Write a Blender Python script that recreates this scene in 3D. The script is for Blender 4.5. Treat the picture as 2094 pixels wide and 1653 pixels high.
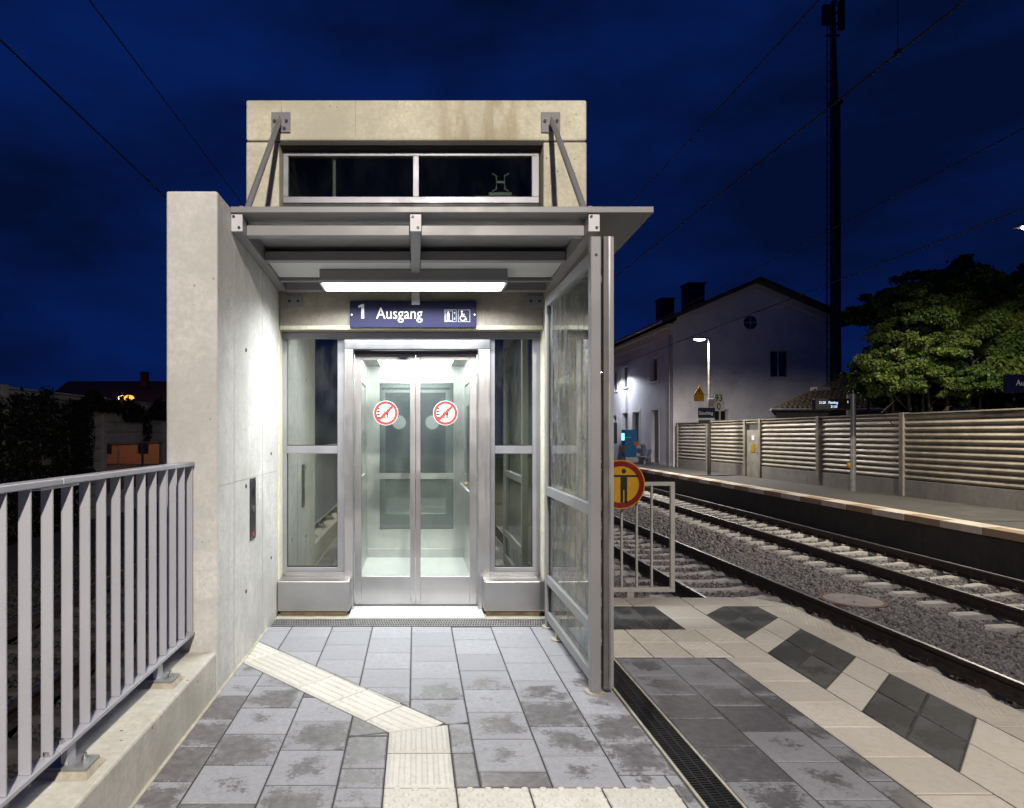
import bpy, math, random
import numpy as np
from mathutils import Vector, Matrix
R = math.radians
random.seed(7); rng = np.random.default_rng(7)
for o in list(bpy.data.objects): bpy.data.objects.remove(o)
S = bpy.context.scene
C = S.collection

# ------------------------------------------------------------------ camera
F, PXC, PYC, H = 1330.0, 850.0, 888.0, 1.45
cam = bpy.data.cameras.new('camera'); co = bpy.data.objects.new('camera', cam); C.objects.link(co)
co.location = (0, 0, H); co.rotation_euler = (R(90), 0, 0)
cam.sensor_width = 36; cam.lens = F/2094*36
cam.shift_x = (1047-PXC)/2094; cam.shift_y = (PYC-826.5)/2094
cam.clip_start = 0.05; cam.clip_end = 3000
S.camera = co
def at(x, y, Y): return Vector(((x-PXC)/F*Y, Y, H-(y-PYC)/F*Y))      # pixel at a depth
def depth_at(x, X): return F*X/(x-PXC)                              # pixel column on a plane X = const

# ------------------------------------------------------------------ world: late dusk sky with dark cloud
W = bpy.data.worlds.new('World'); S.world = W; W.use_nodes = True
nt = W.node_tree; nt.nodes.clear()
def wn(t, **k):
    n = nt.nodes.new(t)
    for a, b in k.items(): setattr(n, a, b)
    return n
tc = wn('ShaderNodeTexCoord'); mp = wn('ShaderNodeMapping'); mp.inputs['Scale'].default_value = (1.3, 1.3, 3.4); mp.inputs['Rotation'].default_value = (0, R(12), 0)
nz = wn('ShaderNodeTexNoise'); nz.inputs['Scale'].default_value = 1.7; nz.inputs['Detail'].default_value = 7; nz.inputs['Roughness'].default_value = .55
rp = wn('ShaderNodeValToRGB'); e = rp.color_ramp.elements
e[0].position = .36; e[0].color = (.0012, .0046, .028, 1); e[1].position = .66; e[1].color = (.0019, .0128, .098, 1)
bg = wn('ShaderNodeBackground'); bg.inputs['Strength'].default_value = 1.0
ow = wn('ShaderNodeOutputWorld')
L = nt.links.new
L(tc.outputs['Generated'], mp.inputs['Vector']); L(mp.outputs['Vector'], nz.inputs['Vector']); L(nz.outputs['Fac'], rp.inputs['Fac'])
L(rp.outputs['Color'], bg.inputs['Color']); L(bg.outputs['Background'], ow.inputs['Surface'])
# the last of the daylight, far below what the lamps give
sd = bpy.data.lights.new('sun', 'SUN'); sd.energy = .012; sd.angle = R(20); sd.color = (.55, .65, 1)
so = bpy.data.objects.new('sun', sd); C.objects.link(so); so.rotation_euler = (R(60), 0, R(140))
S.view_settings.view_transform = 'Standard'; S.view_settings.look = 'None'
S.view_settings.exposure = 0; S.view_settings.gamma = 1; S.view_settings.use_curve_mapping = False

# ------------------------------------------------------------------ materials
def new_mat(name):
    m = bpy.data.materials.new(name); m.use_nodes = True
    t = m.node_tree; t.nodes.clear()
    return m, t
class N:
    def __init__(s, t): s.t = t
    def n(s, typ, **k):
        o = s.t.nodes.new(typ)
        for a, b in k.items(): setattr(o, a, b)
        return o
    def l(s, a, b): s.t.links.new(a, b)
    def pos(s, scale=(1, 1, 1), loc=(0, 0, 0)):
        g = s.n('ShaderNodeNewGeometry'); m = s.n('ShaderNodeMapping'); m.inputs['Scale'].default_value = scale; m.inputs['Location'].default_value = loc
        s.l(g.outputs['Position'], m.inputs['Vector']); return m.outputs['Vector']
    def noise(s, vec, scale, detail=4, rough=.55):
        o = s.n('ShaderNodeTexNoise'); o.inputs['Scale'].default_value = scale; o.inputs['Detail'].default_value = detail; o.inputs['Roughness'].default_value = rough
        s.l(vec, o.inputs['Vector']); return o.outputs['Fac']
    def ramp(s, fac, a, b, lo=0., hi=1.):
        o = s.n('ShaderNodeMapRange'); o.inputs[1].default_value = a; o.inputs[2].default_value = b; o.inputs[3].default_value = lo; o.inputs[4].default_value = hi
        o.interpolation_type = 'SMOOTHSTEP'; s.l(fac, o.inputs[0]); return o.outputs[0]
    def math(s, op, a, b=None):
        o = s.n('ShaderNodeMath', operation=op)
        for i, v in enumerate((a, b)):
            if v is None: continue
            if isinstance(v, (int, float)): o.inputs[i].default_value = v
            else: s.l(v, o.inputs[i])
        return o.outputs[0]
    def mix(s, fac, a, b, blend='MIX'):
        o = s.n('ShaderNodeMix', data_type='RGBA', blend_type=blend)
        for i, v in ((0, fac), (6, a), (7, b)):
            if isinstance(v, (int, float)): o.inputs[i].default_value = v
            elif isinstance(v, (tuple, list)): o.inputs[i].default_value = (*v[:3], 1)
            else: s.l(v, o.inputs[i])
        return o.outputs[2]
    def bsdf(s, col, rough=.5, metal=0, spec=.5, bump=None, bstr=.3, bdist=.01):
        p = s.n('ShaderNodeBsdfPrincipled')
        for nm, v in (('Base Color', col), ('Roughness', rough), ('Metallic', metal), ('Specular IOR Level', spec)):
            i = p.inputs[nm]
            if isinstance(v, (int, float)): i.default_value = v
            elif isinstance(v, (tuple, list)): i.default_value = (*v[:3], 1)
            else: s.l(v, i)
        if bump is not None:
            b = s.n('ShaderNodeBump'); b.inputs['Strength'].default_value = bstr; b.inputs['Distance'].default_value = bdist
            s.l(bump, b.inputs['Height']); s.l(b.outputs['Normal'], p.inputs['Normal'])
        return p
    def out(s, sh, vol=None):
        o = s.n('ShaderNodeOutputMaterial'); s.l(sh, o.inputs['Surface'])
def sh(p): return p.outputs[0]
def dk(c, k): return tuple(x*k for x in c)

def m_plain(name, col, rough=.5, metal=0, var=.12, scale=6, bump=.15, bscale=90, spec=.5, dirt=None, dirtscale=2.):
    m, t = new_mat(name); a = N(t); v = a.pos()
    n1 = a.noise(v, scale, 5)
    c = a.mix(a.ramp(n1, .3, .7), dk(col, 1-var), dk(col, 1+var*.6))
    if dirt:
        n3 = a.noise(v, dirtscale, 8, .65); c = a.mix(a.ramp(n3, .52, .72, 0, .8), c, dirt)
    n2 = a.noise(v, bscale, 3)
    rr = a.ramp(n1, .3, .7, max(.03, rough-.07), min(1, rough+.08))
    a.out(sh(a.bsdf(c, rr, metal, spec, n2, bump, .004))); return m

def m_concrete(name, col, stain=(.25, .19, .1), st=.35, streak=.35, pores=1., warm_spots=False, board=0):
    m, t = new_mat(name); a = N(t); v = a.pos()
    n1 = a.noise(v, 1.6, 8, .6); c = a.mix(a.ramp(n1, .28, .72), dk(col, .72), dk(col, 1.08))
    n0 = a.noise(v, 9, 6, .6); c = a.mix(a.ramp(n0, .42, .68, 0, .55), c, dk(col, .72)); ng = a.noise(v, 34, 5, .7); c = a.mix(a.ramp(ng, .36, .64, 0, .4), dk(col, 1.08) if False else c, dk(col, .62))
    vs = a.pos((5, 5, .45)); n2 = a.noise(vs, 1.5, 6, .6)
    c = a.mix(a.ramp(n2, .56, .75, 0, streak), c, stain)
    if board:                                                       # faint marks of the shuttering boards
        vb = a.pos((0, 9, .25)); nb = a.noise(vb, 1., 2); c = a.mix(a.ramp(nb, .45, .6, 0, board), c, dk(col, .6))
    if warm_spots:                                                  # rust-brown water stain under the coping
        g = a.n('ShaderNodeNewGeometry'); sp = a.n('ShaderNodeSeparateXYZ'); a.l(g.outputs['Position'], sp.inputs[0])
        w = a.math('MULTIPLY', a.ramp(sp.outputs[0], .1, .3), a.ramp(sp.outputs[0], .75, 1.0, 1, 0))
        vs2 = a.pos((4.5, 4.5, 1.1)); n5 = a.noise(vs2, 1.6, 7, .6)
        c = a.mix(a.math('MULTIPLY', w, a.ramp(n5, .42, .6, 0, .5)), c, (.36, .26, .12))
        n6 = a.noise(v, 2.4, 7, .7); c = a.mix(a.ramp(n6, .55, .7, 0, .45), c, (.42, .33, .17))
    vo = a.n('ShaderNodeTexVoronoi'); vo.inputs['Scale'].default_value = 17; a.l(v, vo.inputs['Vector'])
    nm = a.noise(v, 3.3, 3); vv = a.math('ADD', vo.outputs['Distance'], a.ramp(nm, .36, .6, .22, 0))
    pore = a.ramp(vv, .08, .15, 1, 0)
    c = a.mix(a.math('MULTIPLY', pore, .75*pores), c, dk(col, .22))
    n3 = a.noise(v, 140, 4); hh = a.math('SUBTRACT', a.math('ADD', a.math('MULTIPLY', n3, .25), a.math('MULTIPLY', n0, .5)), a.math('MULTIPLY', pore, 1.))
    a.out(sh(a.bsdf(c, .82, 0, .3, hh, .35, .004))); return m

def m_paver(name, col, wetcol, near=1.):
    """concrete block; rain has wetted the middle of many blocks where the canopy does not reach"""
    m, t = new_mat(name); a = N(t); v = a.pos()
    oi = a.n('ShaderNodeObjectInfo'); tcx = a.n('ShaderNodeTexCoord'); sp = a.n('ShaderNodeSeparateXYZ'); a.l(tcx.outputs['Object'], sp.inputs[0])
    n1 = a.noise(v, 60, 5, .7); n2 = a.noise(v, 4, 5)
    c = a.mix(a.ramp(n1, .3, .7), dk(col, .86), dk(col, 1.1)); c = a.mix(a.ramp(n2, .35, .7, 0, .5), c, dk(col, .85))
    c = a.mix(a.ramp(oi.outputs['Random'], 0, 1, 0, .7), c, dk(col, .74)); n3 = a.noise(v, 22, 6, .7); c = a.mix(a.ramp(n3, .4, .66, 0, .4), c, dk(col, .68))
    e = a.math('MAXIMUM', a.math('ABSOLUTE', sp.outputs[0]), a.math('ABSOLUTE', sp.outputs[1]))
    g = a.n('ShaderNodeNewGeometry'); gp = a.n('ShaderNodeSeparateXYZ'); a.l(g.outputs['Position'], gp.inputs[0])
    cover = a.math('MULTIPLY', a.ramp(gp.outputs[1], 3.5, 4.3, 0, 1), a.ramp(gp.outputs[0], 1.2, 1.3, 1, 0))
    nw = a.math('ADD', a.math('MULTIPLY', a.noise(v, 12, 8, .75), .7), a.math('MULTIPLY', a.noise(v, 48, 5, .75), .3)); nb = a.noise(v, 2.2, 3)
    w = a.math('ADD', nw, a.math('MULTIPLY', a.math('SUBTRACT', .1, e), 1.9))
    w = a.math('ADD', w, a.math('MULTIPLY', a.math('SUBTRACT', oi.outputs['Random'], .5), .34))
    w = a.math('ADD', w, a.math('MULTIPLY', a.math('SUBTRACT', nb, .5), .5))
    w = a.math('SUBTRACT', w, a.math('MULTIPLY', cover, .5))
    wet = a.ramp(w, .465+(.0 if near else -.09), .56+(.0 if near else -.06))
    c = a.mix(wet, c, a.mix(a.ramp(n3, .35, .65), dk(wetcol, .8), dk(wetcol, 1.3)))
    r = a.ramp(wet, 0, 1, .75, .36 if near else .62)
    hb = a.math('MULTIPLY', n1, a.ramp(wet, 0, 1, 1, .35))
    a.out(sh(a.bsdf(c, r, 0, .4 if near else .2, hb, .4, .003))); return m

def m_slab(name, col, dirt):
    m, t = new_mat(name); a = N(t); v = a.pos(); oi = a.n('ShaderNodeObjectInfo')
    c = a.mix(a.ramp(oi.outputs['Random'], 0, 1), dk(col, .84), dk(col, 1.06))
    n1 = a.noise(v, 3.2, 7, .65); c = a.mix(a.ramp(n1, .42, .68, 0, .65), c, dirt)
    n2 = a.noise(v, 26, 6, .7); c = a.mix(a.ramp(n2, .45, .7, 0, .4), c, dk(dirt, .8))
    n3 = a.noise(v, 150, 3, .7); c = a.mix(a.ramp(n3, .4, .7, 0, .35), c, dk(col, .6))
    a.out(sh(a.bsdf(c, a.ramp(n1, .35, .7, .78, .5), 0, .35, n3, .5, .003))); return m

def m_glass(name, tint=(.85, .93, .88), f0=.05, dirt=0., dirtcol=(.4, .4, .38), dscale=1., keep=.5):
    m, t = new_mat(name); a = N(t)
    lw = a.n('ShaderNodeLayerWeight'); lw.inputs['Blend'].default_value = .5
    fr = a.math('ADD', a.math('MULTIPLY', a.math('POWER', lw.outputs['Facing'], 5), 1-f0), f0)
    tr = a.n('ShaderNodeBsdfTransparent'); tr.inputs['Color'].default_value = (*tint, 1)
    gl = a.n('ShaderNodeBsdfGlossy'); gl.inputs['Roughness'].default_value = .015; gl.inputs['Color'].default_value = (.95, 1, .97, 1)
    mx = a.n('ShaderNodeMixShader'); a.l(fr, mx.inputs[0]); a.l(tr.outputs[0], mx.inputs[1]); a.l(gl.outputs[0], mx.inputs[2])
    s = mx.outputs[0]
    if dirt:
        v = a.pos((2.5, 2.5, 1.1)); n = a.noise(v, 2.6*dscale, 8, .68); n2 = a.noise(a.pos(), 42, 4, .7)
        d = a.n('ShaderNodeBsdfDiffuse'); d.inputs['Color'].default_value = (*dirtcol, 1)
        f = a.math('MULTIPLY', a.math('ADD', a.ramp(n, .4, .66, 0, 1), .12), a.ramp(n2, .38, .62, dirt*keep, dirt))
        m2 = a.n('ShaderNodeMixShader'); a.l(f, m2.inputs[0]); a.l(s, m2.inputs[1]); a.l(d.outputs[0], m2.inputs[2]); s = m2.outputs[0]
    a.out(s); return m

def m_emit(name, col, st):
    m, t = new_mat(name); a = N(t); e = a.n('ShaderNodeEmission'); e.inputs['Color'].default_value = (*col, 1); e.inputs['Strength'].default_value = st
    a.out(e.outputs[0]); return m

def m_leaf(name, c1, c2, c3, rough=.5):
    m, t = new_mat(name); a = N(t); v = a.pos()
    n = a.noise(v, 1.4, 3); n2 = a.noise(v, 17, 2)
    c = a.mix(a.ramp(n, .35, .65), c1, c2); c = a.mix(a.ramp(n2, .45, .7, 0, .8), c, c3)
    p = a.bsdf(c, rough, 0, .3); tl = a.n('ShaderNodeBsdfTranslucent'); a.l(c, tl.inputs['Color'])
    mx = a.n('ShaderNodeMixShader'); mx.inputs[0].default_value = .3; a.l(sh(p), mx.inputs[1]); a.l(tl.outputs[0], mx.inputs[2])
    a.out(mx.outputs[0]); return m

def m_steel(name, col, rough, stretch=(60, 60, .6)):
    m, t = new_mat(name); a = N(t)
    n = a.noise(a.pos(stretch), 6, 3); n2 = a.noise(a.pos(), 3, 6)
    c = a.mix(a.ramp(n2, .3, .7), dk(col, .85), col)
    r = a.math('ADD', a.ramp(n, .3, .7, rough-.03, rough+.05), a.ramp(n2, .4, .7, 0, .08))
    a.out(sh(a.bsdf(c, r, 1., .5, n, .02, .001))); return m

M = {}
M['tower'] = m_concrete('cream_concrete', (.76, .71, .55), st=.3, streak=.4, stain=(.36, .29, .16), warm_spots=False)
M['cap'] = m_concrete('stained_cream_concrete', (.8, .75, .58), warm_spots=True, streak=.35, stain=(.38, .3, .16))
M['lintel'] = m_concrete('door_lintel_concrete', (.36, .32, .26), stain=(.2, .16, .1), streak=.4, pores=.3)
M['wing'] = m_concrete('pale_concrete', (.7, .68, .64), stain=(.46, .43, .37), streak=.4, pores=.7, board=.16)
M['parapet'] = m_concrete('parapet_concrete', (.64, .61, .53), stain=(.36, .3, .2), streak=.3, pores=1.2)
M['shaft'] = m_concrete('shaft_concrete', (.42, .41, .36), pores=.4)
M['plinth'] = m_concrete('weathered_plinth_concrete', (.3, .29, .27), stain=(.1, .1, .085), streak=.7)
M['edge'] = m_concrete('platform_edge_concrete', (.06, .057, .053), stain=(.02, .02, .018), streak=.6)  # near-black colour puts shade into the far platform's side face
M['sleeper'] = m_plain('sleeper_concrete', (.55, .52, .48), .85, var=.2, scale=9, bump=.4, bscale=60, dirt=(.22, .17, .12), dirtscale=1.2)
M['paver'] = m_paver('grey_paving_block', (.345, .345, .375), (.135, .128, .133))
M['paver_dark'] = m_paver('anthracite_paving_block', (.10, .10, .10), (.03, .03, .031), 0)
M['paver_side'] = m_paver('slate_paving_block', (.25, .25, .275), (.088, .085, .09))
M['bed'] = m_plain('joint_sand', (.05, .048, .045), .95, var=.3, scale=40)
M['tactile'] = m_slab('white_tactile_concrete', (.66, .64, .59), (.54, .51, .45))
M['white_slab'] = m_slab('cream_white_slab', (.62, .57, .5), (.49, .43, .35))
M['coping'] = m_slab('cream_platform_coping', (.56, .51, .44), (.42, .36, .29))
M['asphalt'] = m_plain('far_platform_asphalt', (.085, .08, .075), .85, var=.25, scale=2, bump=.4, bscale=80)
M['far_white'] = m_plain('far_coping_pale', (.66, .58, .48), .8, var=.15, scale=3)
M['far_tan'] = m_plain('far_coping_tan', (.36, .25, .16), .8, var=.15, scale=3)
M['paint'] = m_plain('grey_painted_steel', (.235, .23, .235), .42, var=.05, scale=3, bump=.06, bscale=200)
M['rail_paint'] = m_plain('light_grey_painted_steel', (.42, .42, .46), .36, var=.05, scale=3, bump=.08, bscale=60)
M['pale_paint'] = m_plain('pale_grey_cap_paint', (.55, .55, .56), .4, var=.04)
M['post_paint'] = m_plain('beige_grey_steel_paint', (.38, .37, .34), .45, var=.1, scale=4)
M['alu'] = m_plain('grey_anodised_aluminium', (.30, .30, .33), .38, .35, var=.05, bump=.03)
M['steel'] = m_steel('brushed_stainless_steel', (.56, .555, .56), .33)
M['cabin'] = m_steel('cabin_stainless_steel', (.62, .63, .615), .3)
M['black'] = m_plain('black_rubber', (.012, .012, .013), .5)
M['bolt'] = m_plain('dark_bolt', (.02, .02, .022), .4, 0)
M['zinc'] = m_steel('zinc_bolt', (.5, .5, .5), .3)
M['galv'] = m_plain('galvanised_steel', (.33, .34, .35), .45, .5, var=.2, scale=5)
M['dark_pole'] = m_plain('dark_lamp_pole', (.12, .11, .1), .5, .2, var=.2)
M['grate'] = m_plain('cast_iron_grate', (.016, .016, .017), .38, .3, var=.3, scale=20)
M['zgrate'] = m_plain('galvanised_grate', (.24, .24, .245), .42, .5, var=.2, scale=15)
M['kerb'] = m_plain('drain_edge_concrete', (.42, .39, .31), .85, var=.2, scale=12)
M['glass'] = m_glass('lift_glass', (.95, .976, .96), .045, .03, (.6, .64, .62))
M['side_glass'] = m_glass('sidelight_glass', (.55, .58, .5), .3, .04, (.5, .5, .42))
M['screen_glass'] = m_glass('wet_dirty_screen_glass', (.72, .72, .71), .07, .74, (.18, .182, .18), 1.4, .5)
M['win_glass'] = m_glass('dark_window_glass', (.6, .65, .6), .05, .03, (.12, .13, .12))
M['mirror'] = m_plain('smoked_mirror_glass', (.06, .085, .085), .08, 0, var=.1, spec=1.)
m, t = new_mat('smoked_mirror'); a = N(t); p1 = a.bsdf((.06, .075, .075), .5); g1 = a.n('ShaderNodeBsdfGlossy'); g1.inputs['Roughness'].default_value = .03; g1.inputs['Color'].default_value = (.72, .8, .78, 1)
mx = a.n('ShaderNodeMixShader'); mx.inputs[0].default_value = .32; a.l(sh(p1), mx.inputs[1]); a.l(g1.outputs[0], mx.inputs[2]); a.out(mx.outputs[0]); M['mirror'] = m
M['blue'] = m_plain('dark_blue_sign_enamel', (.012, .012, .05), .45, var=.03, bump=0, spec=.2)
M['white'] = m_plain('white_sign_film', (.8, .8, .8), .5, var=.02, bump=0)
M['redsign'] = m_plain('red_sign_film', (.55, .035, .03), .4, var=.03, bump=0)
M['darkred'] = m_plain('dark_red_enamel', (.15, .015, .011), .25, var=.06, bump=0)
M['yellow'] = m_plain('yellow_enamel', (.45, .24, .015), .22, var=.05, bump=0)
M['ink'] = m_plain('black_sign_film', (.008, .008, .008), .4, var=0, bump=0)
M['screen'] = m_emit('ticket_screen', (.25, .75, 1), 2.2)
M['led'] = m_emit('display_led', (.55, .75, 1), 2.0)
M['ballast'] = m_plain('ballast_stone', (.23, .22, .225), .85, var=.55, scale=24, bump=.3, bscale=60, dirt=(.25, .17, .12), dirtscale=7)
M['ballast_dark'] = m_plain('shaded_ballast_stone', (.055, .05, .045), .85, var=.5, scale=24, bump=.3, bscale=60)  # ballast colour darkened to stand for missing light left of the railing
M['bedsoil'] = m_plain('ballast_bed', (.045, .042, .042), .95, var=.5, scale=22, bump=1., bscale=24)
M['ground'] = m_plain('dark_soil', (.035, .035, .03), .95, var=.4, scale=.4, bump=.6, bscale=4)
M['rail'] = m_plain('rusty_rail_flank', (.045, .032, .026), .65, .2, var=.4, scale=12)
M['railtop'] = m_steel('polished_rail_head', (.3, .3, .31), .42, (60, 1, 1))
M['clip'] = m_plain('rail_clip', (.05, .035, .025), .6, .3)
M['plaster'] = m_plain('pale_lilac_plaster', (.62, .605, .63), .9, var=.1, scale=1.3, bump=.5, bscale=30, dirt=(.44, .43, .45), dirtscale=1.1)
M['trim'] = m_plain('white_plaster_trim', (.62, .6, .57), .85, var=.06)
M['roof'] = m_plain('dark_roof_tile', (.05, .04, .036), .8, var=.35, scale=5, bump=.6, bscale=8)
M['mossroof'] = m_plain('mossy_roof_tile', (.055, .038, .022), .95, var=.4, scale=7, dirt=(.028, .03, .012), dirtscale=2.5)
M['brick'] = m_plain('dark_chimney_brick', (.05, .035, .03), .9, var=.3, scale=14)
M['pane'] = m_plain('dark_house_pane', (.012, .013, .016), .08, var=.1, spec=.8)
M['wood'] = m_plain('window_wood', (.35, .34, .33), .6)
M['slat'] = m_plain('noise_barrier_slat', (.36, .325, .26), .52, .0, var=.2, scale=2.5, dirt=(.2, .18, .11), dirtscale=1.3)
M['ldark'] = m_plain('old_barrier_slat', (.22, .2, .18), .6, var=.2, scale=2, dirt=(.08, .08, .06), dirtscale=1)
M['mast'] = m_plain('dark_mast', (.02, .02, .022), .6)
M['bark'] = m_plain('elder_bark', (.05, .04, .03), .9, var=.4, scale=9, bump=.8, bscale=30)
M['leaf'] = m_leaf('elder_leaf', (.055, .1, .02), (.13, .165, .03), (.085, .14, .045))
M['leaf2'] = m_leaf('dark_tree_leaf', (.03, .065, .018), (.05, .085, .022), (.04, .07, .02))
M['berry'] = m_leaf('elder_berry', (.06, .03, .025), (.05, .03, .03), (.08, .045, .03))
M['ivy'] = m_leaf('ivy_leaf', (.005, .01, .004), (.008, .013, .005), (.006, .012, .005), .9)
M['machine'] = m_plain('blue_machine_paint', (.02, .17, .36), .35)
M['orange'] = m_plain('orange_plastic', (.6, .16, .02), .4)
M['facade'] = m_plain('ochre_house_plaster', (.42, .3, .2), .9, var=.1)
M['manhole'] = m_plain('pinkish_concrete_lid', (.36, .32, .31), .85, var=.2, scale=9, bump=.5)
M['cable'] = m_plain('wire', (.01, .01, .012), .6)
M['panel'] = m_plain('dark_intercom_plate', (.05, .05, .055), .35, .3)
M['grout'] = m_plain('grout_pad', (.42, .38, .3), .9, var=.2, scale=20)
M['rust'] = m_plain('rusty_sill', (.2, .15, .095), .85, var=.4, scale=9)

# ------------------------------------------------------------------ mesh helpers
WL = {}
def wl(o): return WL.get(o.name, Vector((0, 0, 0)))
def link(o, parent, w):
    C.objects.link(o); WL[o.name] = Vector(w)
    if parent is not None: o.parent = parent; o.location = Vector(w)-wl(parent)
    else: o.location = Vector(w)
def tag(o, label, cat, group=None):
    o['label'] = label; o['category'] = cat
    if group: o['group'] = group
    return o
def kind(o, k): o['kind'] = k; return o
def thing(name, label, cat, loc=(0, 0, 0), group=None):
    o = bpy.data.objects.new(name, None); o.empty_display_size = .1; link(o, None, loc); return tag(o, label, cat, group)
class MB:
    def __init__(s): s.v = []; s.f = []
    def add(s, vs, fs):
        b = len(s.v); s.v += [tuple(p) for p in vs]; s.f += [tuple(i+b for i in f) for f in fs]; return s
    def box(s, x0, x1, y0, y1, z0, z1):
        v = [(x, y, z) for z in (z0, z1) for y in (y0, y1) for x in (x0, x1)]
        return s.add(v, [(0, 2, 3, 1), (4, 5, 7, 6), (0, 1, 5, 4), (2, 6, 7, 3), (0, 4, 6, 2), (1, 3, 7, 5)])
    def loft(s, rings, cap=True):
        n = len(rings[0]); vs = [p for r in rings for p in r]; fs = []
        for k in range(len(rings)-1):
            for i in range(n):
                j = (i+1) % n; fs.append((k*n+i, k*n+j, (k+1)*n+j, (k+1)*n+i))
        if cap: fs += [tuple(range(n-1, -1, -1)), tuple((len(rings)-1)*n+i for i in range(n))]
        return s.add(vs, fs)
    def tube(s, pts, r, n=8):
        pts = [Vector(p) for p in pts]; rs = r if isinstance(r, (list, tuple)) else [r]*len(pts); rings = []
        up = None
        for i, p in enumerate(pts):
            d = (pts[min(i+1, len(pts)-1)]-pts[max(i-1, 0)]).normalized()
            if up is None: up = Vector((0, 0, 1)) if abs(d.z) < .9 else Vector((1, 0, 0))
            a = d.cross(up).normalized(); b = a.cross(d)
            rings.append([p+a*(rs[i]*math.cos(2*math.pi*k/n))+b*(rs[i]*math.sin(2*math.pi*k/n)) for k in range(n)])
        return s.loft(rings)
    def cyl(s, c, r, h, axis='Z', n=16, r2=None):
        c = Vector(c); d = {'X': Vector((1, 0, 0)), 'Y': Vector((0, 1, 0)), 'Z': Vector((0, 0, 1))}[axis]
        return s.tube([c, c+d*h], [r, r if r2 is None else r2], n)
    def prism(s, poly, axis, a0, a1):
        """poly in the plane perpendicular to axis: X -> (y,z), Y -> (x,z), Z -> (x,y)"""
        mk = {'X': lambda p, a: (a, p[0], p[1]), 'Y': lambda p, a: (p[0], a, p[1]), 'Z': lambda p, a: (p[0], p[1], a)}[axis]
        return s.loft([[mk(p, a0) for p in poly], [mk(p, a1) for p in poly]])
    def sphere(s, c, r, n=10, sc=(1, 1, 1)):
        rings = []
        for k in range(1, n):
            t = math.pi*k/n; rings.append([(c[0]+r*sc[0]*math.sin(t)*math.cos(2*math.pi*i/n), c[1]+r*sc[1]*math.sin(t)*math.sin(2*math.pi*i/n), c[2]+r*sc[2]*math.cos(t)) for i in range(n)])
        return s.loft(rings)
    def map(s, fn): s.v = [fn(*p) for p in s.v]; return s
    def mesh(s, name, origin):
        import bmesh
        me = bpy.data.meshes.new(name); ox, oy, oz = origin
        me.from_pydata([(x-ox, y-oy, z-oz) for x, y, z in s.v], [], s.f)
        bm = bmesh.new(); bm.from_mesh(me); bmesh.ops.recalc_face_normals(bm, faces=bm.faces); bm.to_mesh(me); bm.free()
        return me
    def build(s, name, mat, parent=None, bevel=0, smooth=False, seg=2, origin=None):
        if origin is None:
            xs = np.array(s.v); lo, hi = xs.min(0), xs.max(0); origin = ((lo[0]+hi[0])/2, (lo[1]+hi[1])/2, lo[2] if parent is None else (lo[2]+hi[2])/2)
        me = s.mesh(name, origin); o = bpy.data.objects.new(name, me); me.materials.append(M[mat] if isinstance(mat, str) else mat)
        if smooth:
            me.polygons.foreach_set('use_smooth', [True]*len(me.polygons)); me.set_sharp_from_angle(angle=R(40))
        link(o, parent, origin)
        if bevel:
            b = o.modifiers.new('bevel', 'BEVEL'); b.width = bevel; b.segments = seg; b.limit_method = 'ANGLE'
        return o
def copy_tree(o, parent=None, off=(0, 0, 0)):
    c = o.copy(); w = wl(o)+Vector(off); C.objects.link(c); WL[c.name] = w
    c.parent = parent; c.location = w-(wl(parent) if parent else Vector((0, 0, 0)))
    for ch in list(o.children): copy_tree(ch, c, off)
    return c
def box(name, mat, parent, x0, x1, y0, y1, z0, z1, bevel=0): return MB().box(x0, x1, y0, y1, z0, z1).build(name, mat, parent, bevel)
def np_mesh(name, verts, faces, mat, parent=None, loc=(0, 0, 0)):
    me = bpy.data.meshes.new(name); nf, k = faces.shape
    me.vertices.add(len(verts)); me.vertices.foreach_set('co', verts.astype(np.float32).ravel())
    me.loops.add(nf*k); me.loops.foreach_set('vertex_index', faces.astype(np.int32).ravel())
    me.polygons.add(nf); me.polygons.foreach_set('loop_start', np.arange(0, nf*k, k, dtype=np.int32)); me.polygons.foreach_set('loop_total', np.full(nf, k, np.int32))
    me.update(calc_edges=True); me.materials.append(M[mat]); o = bpy.data.objects.new(name, me); link(o, parent, loc); return o
def text(name, s, size, loc, mat, parent, align='LEFT', thick=.0008, rz=0, bold=0, sx=1):
    cu = bpy.data.curves.new(name, 'FONT'); cu.body = s; cu.size = size; cu.align_x = align; cu.extrude = thick; cu.offset = bold; cu.resolution_u = 3
    to = bpy.data.objects.new('tmp', cu); C.objects.link(to); dg = bpy.context.evaluated_depsgraph_get()
    me = bpy.data.meshes.new_from_object(to.evaluated_get(dg)); bpy.data.objects.remove(to); bpy.data.curves.remove(cu)
    me.transform(Matrix.Rotation(rz, 4, 'Z') @ Matrix.Rotation(R(90), 4, 'X') @ Matrix.Diagonal((sx, 1, 1, 1)))
    me.materials.clear(); me.materials.append(M[mat]); me.name = name
    o = bpy.data.objects.new(name, me); link(o, parent, loc); return o
def circ(cx, cz, r, n=32, sx=1): return [(cx+sx*r*math.cos(2*math.pi*k/n), cz+r*math.sin(2*math.pi*k/n)) for k in range(n)]
def ring(mb, cx, cz, r0, r1, y0, y1, n=40):
    for k in range(n):
        a0, a1 = 2*math.pi*k/n, 2*math.pi*(k+1)/n
        mb.prism([(cx+r0*math.cos(a0), cz+r0*math.sin(a0)), (cx+r1*math.cos(a0), cz+r1*math.sin(a0)), (cx+r1*math.cos(a1), cz+r1*math.sin(a1)), (cx+r0*math.cos(a1), cz+r0*math.sin(a1))], 'Y', y0, y1)
    return mb
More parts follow.
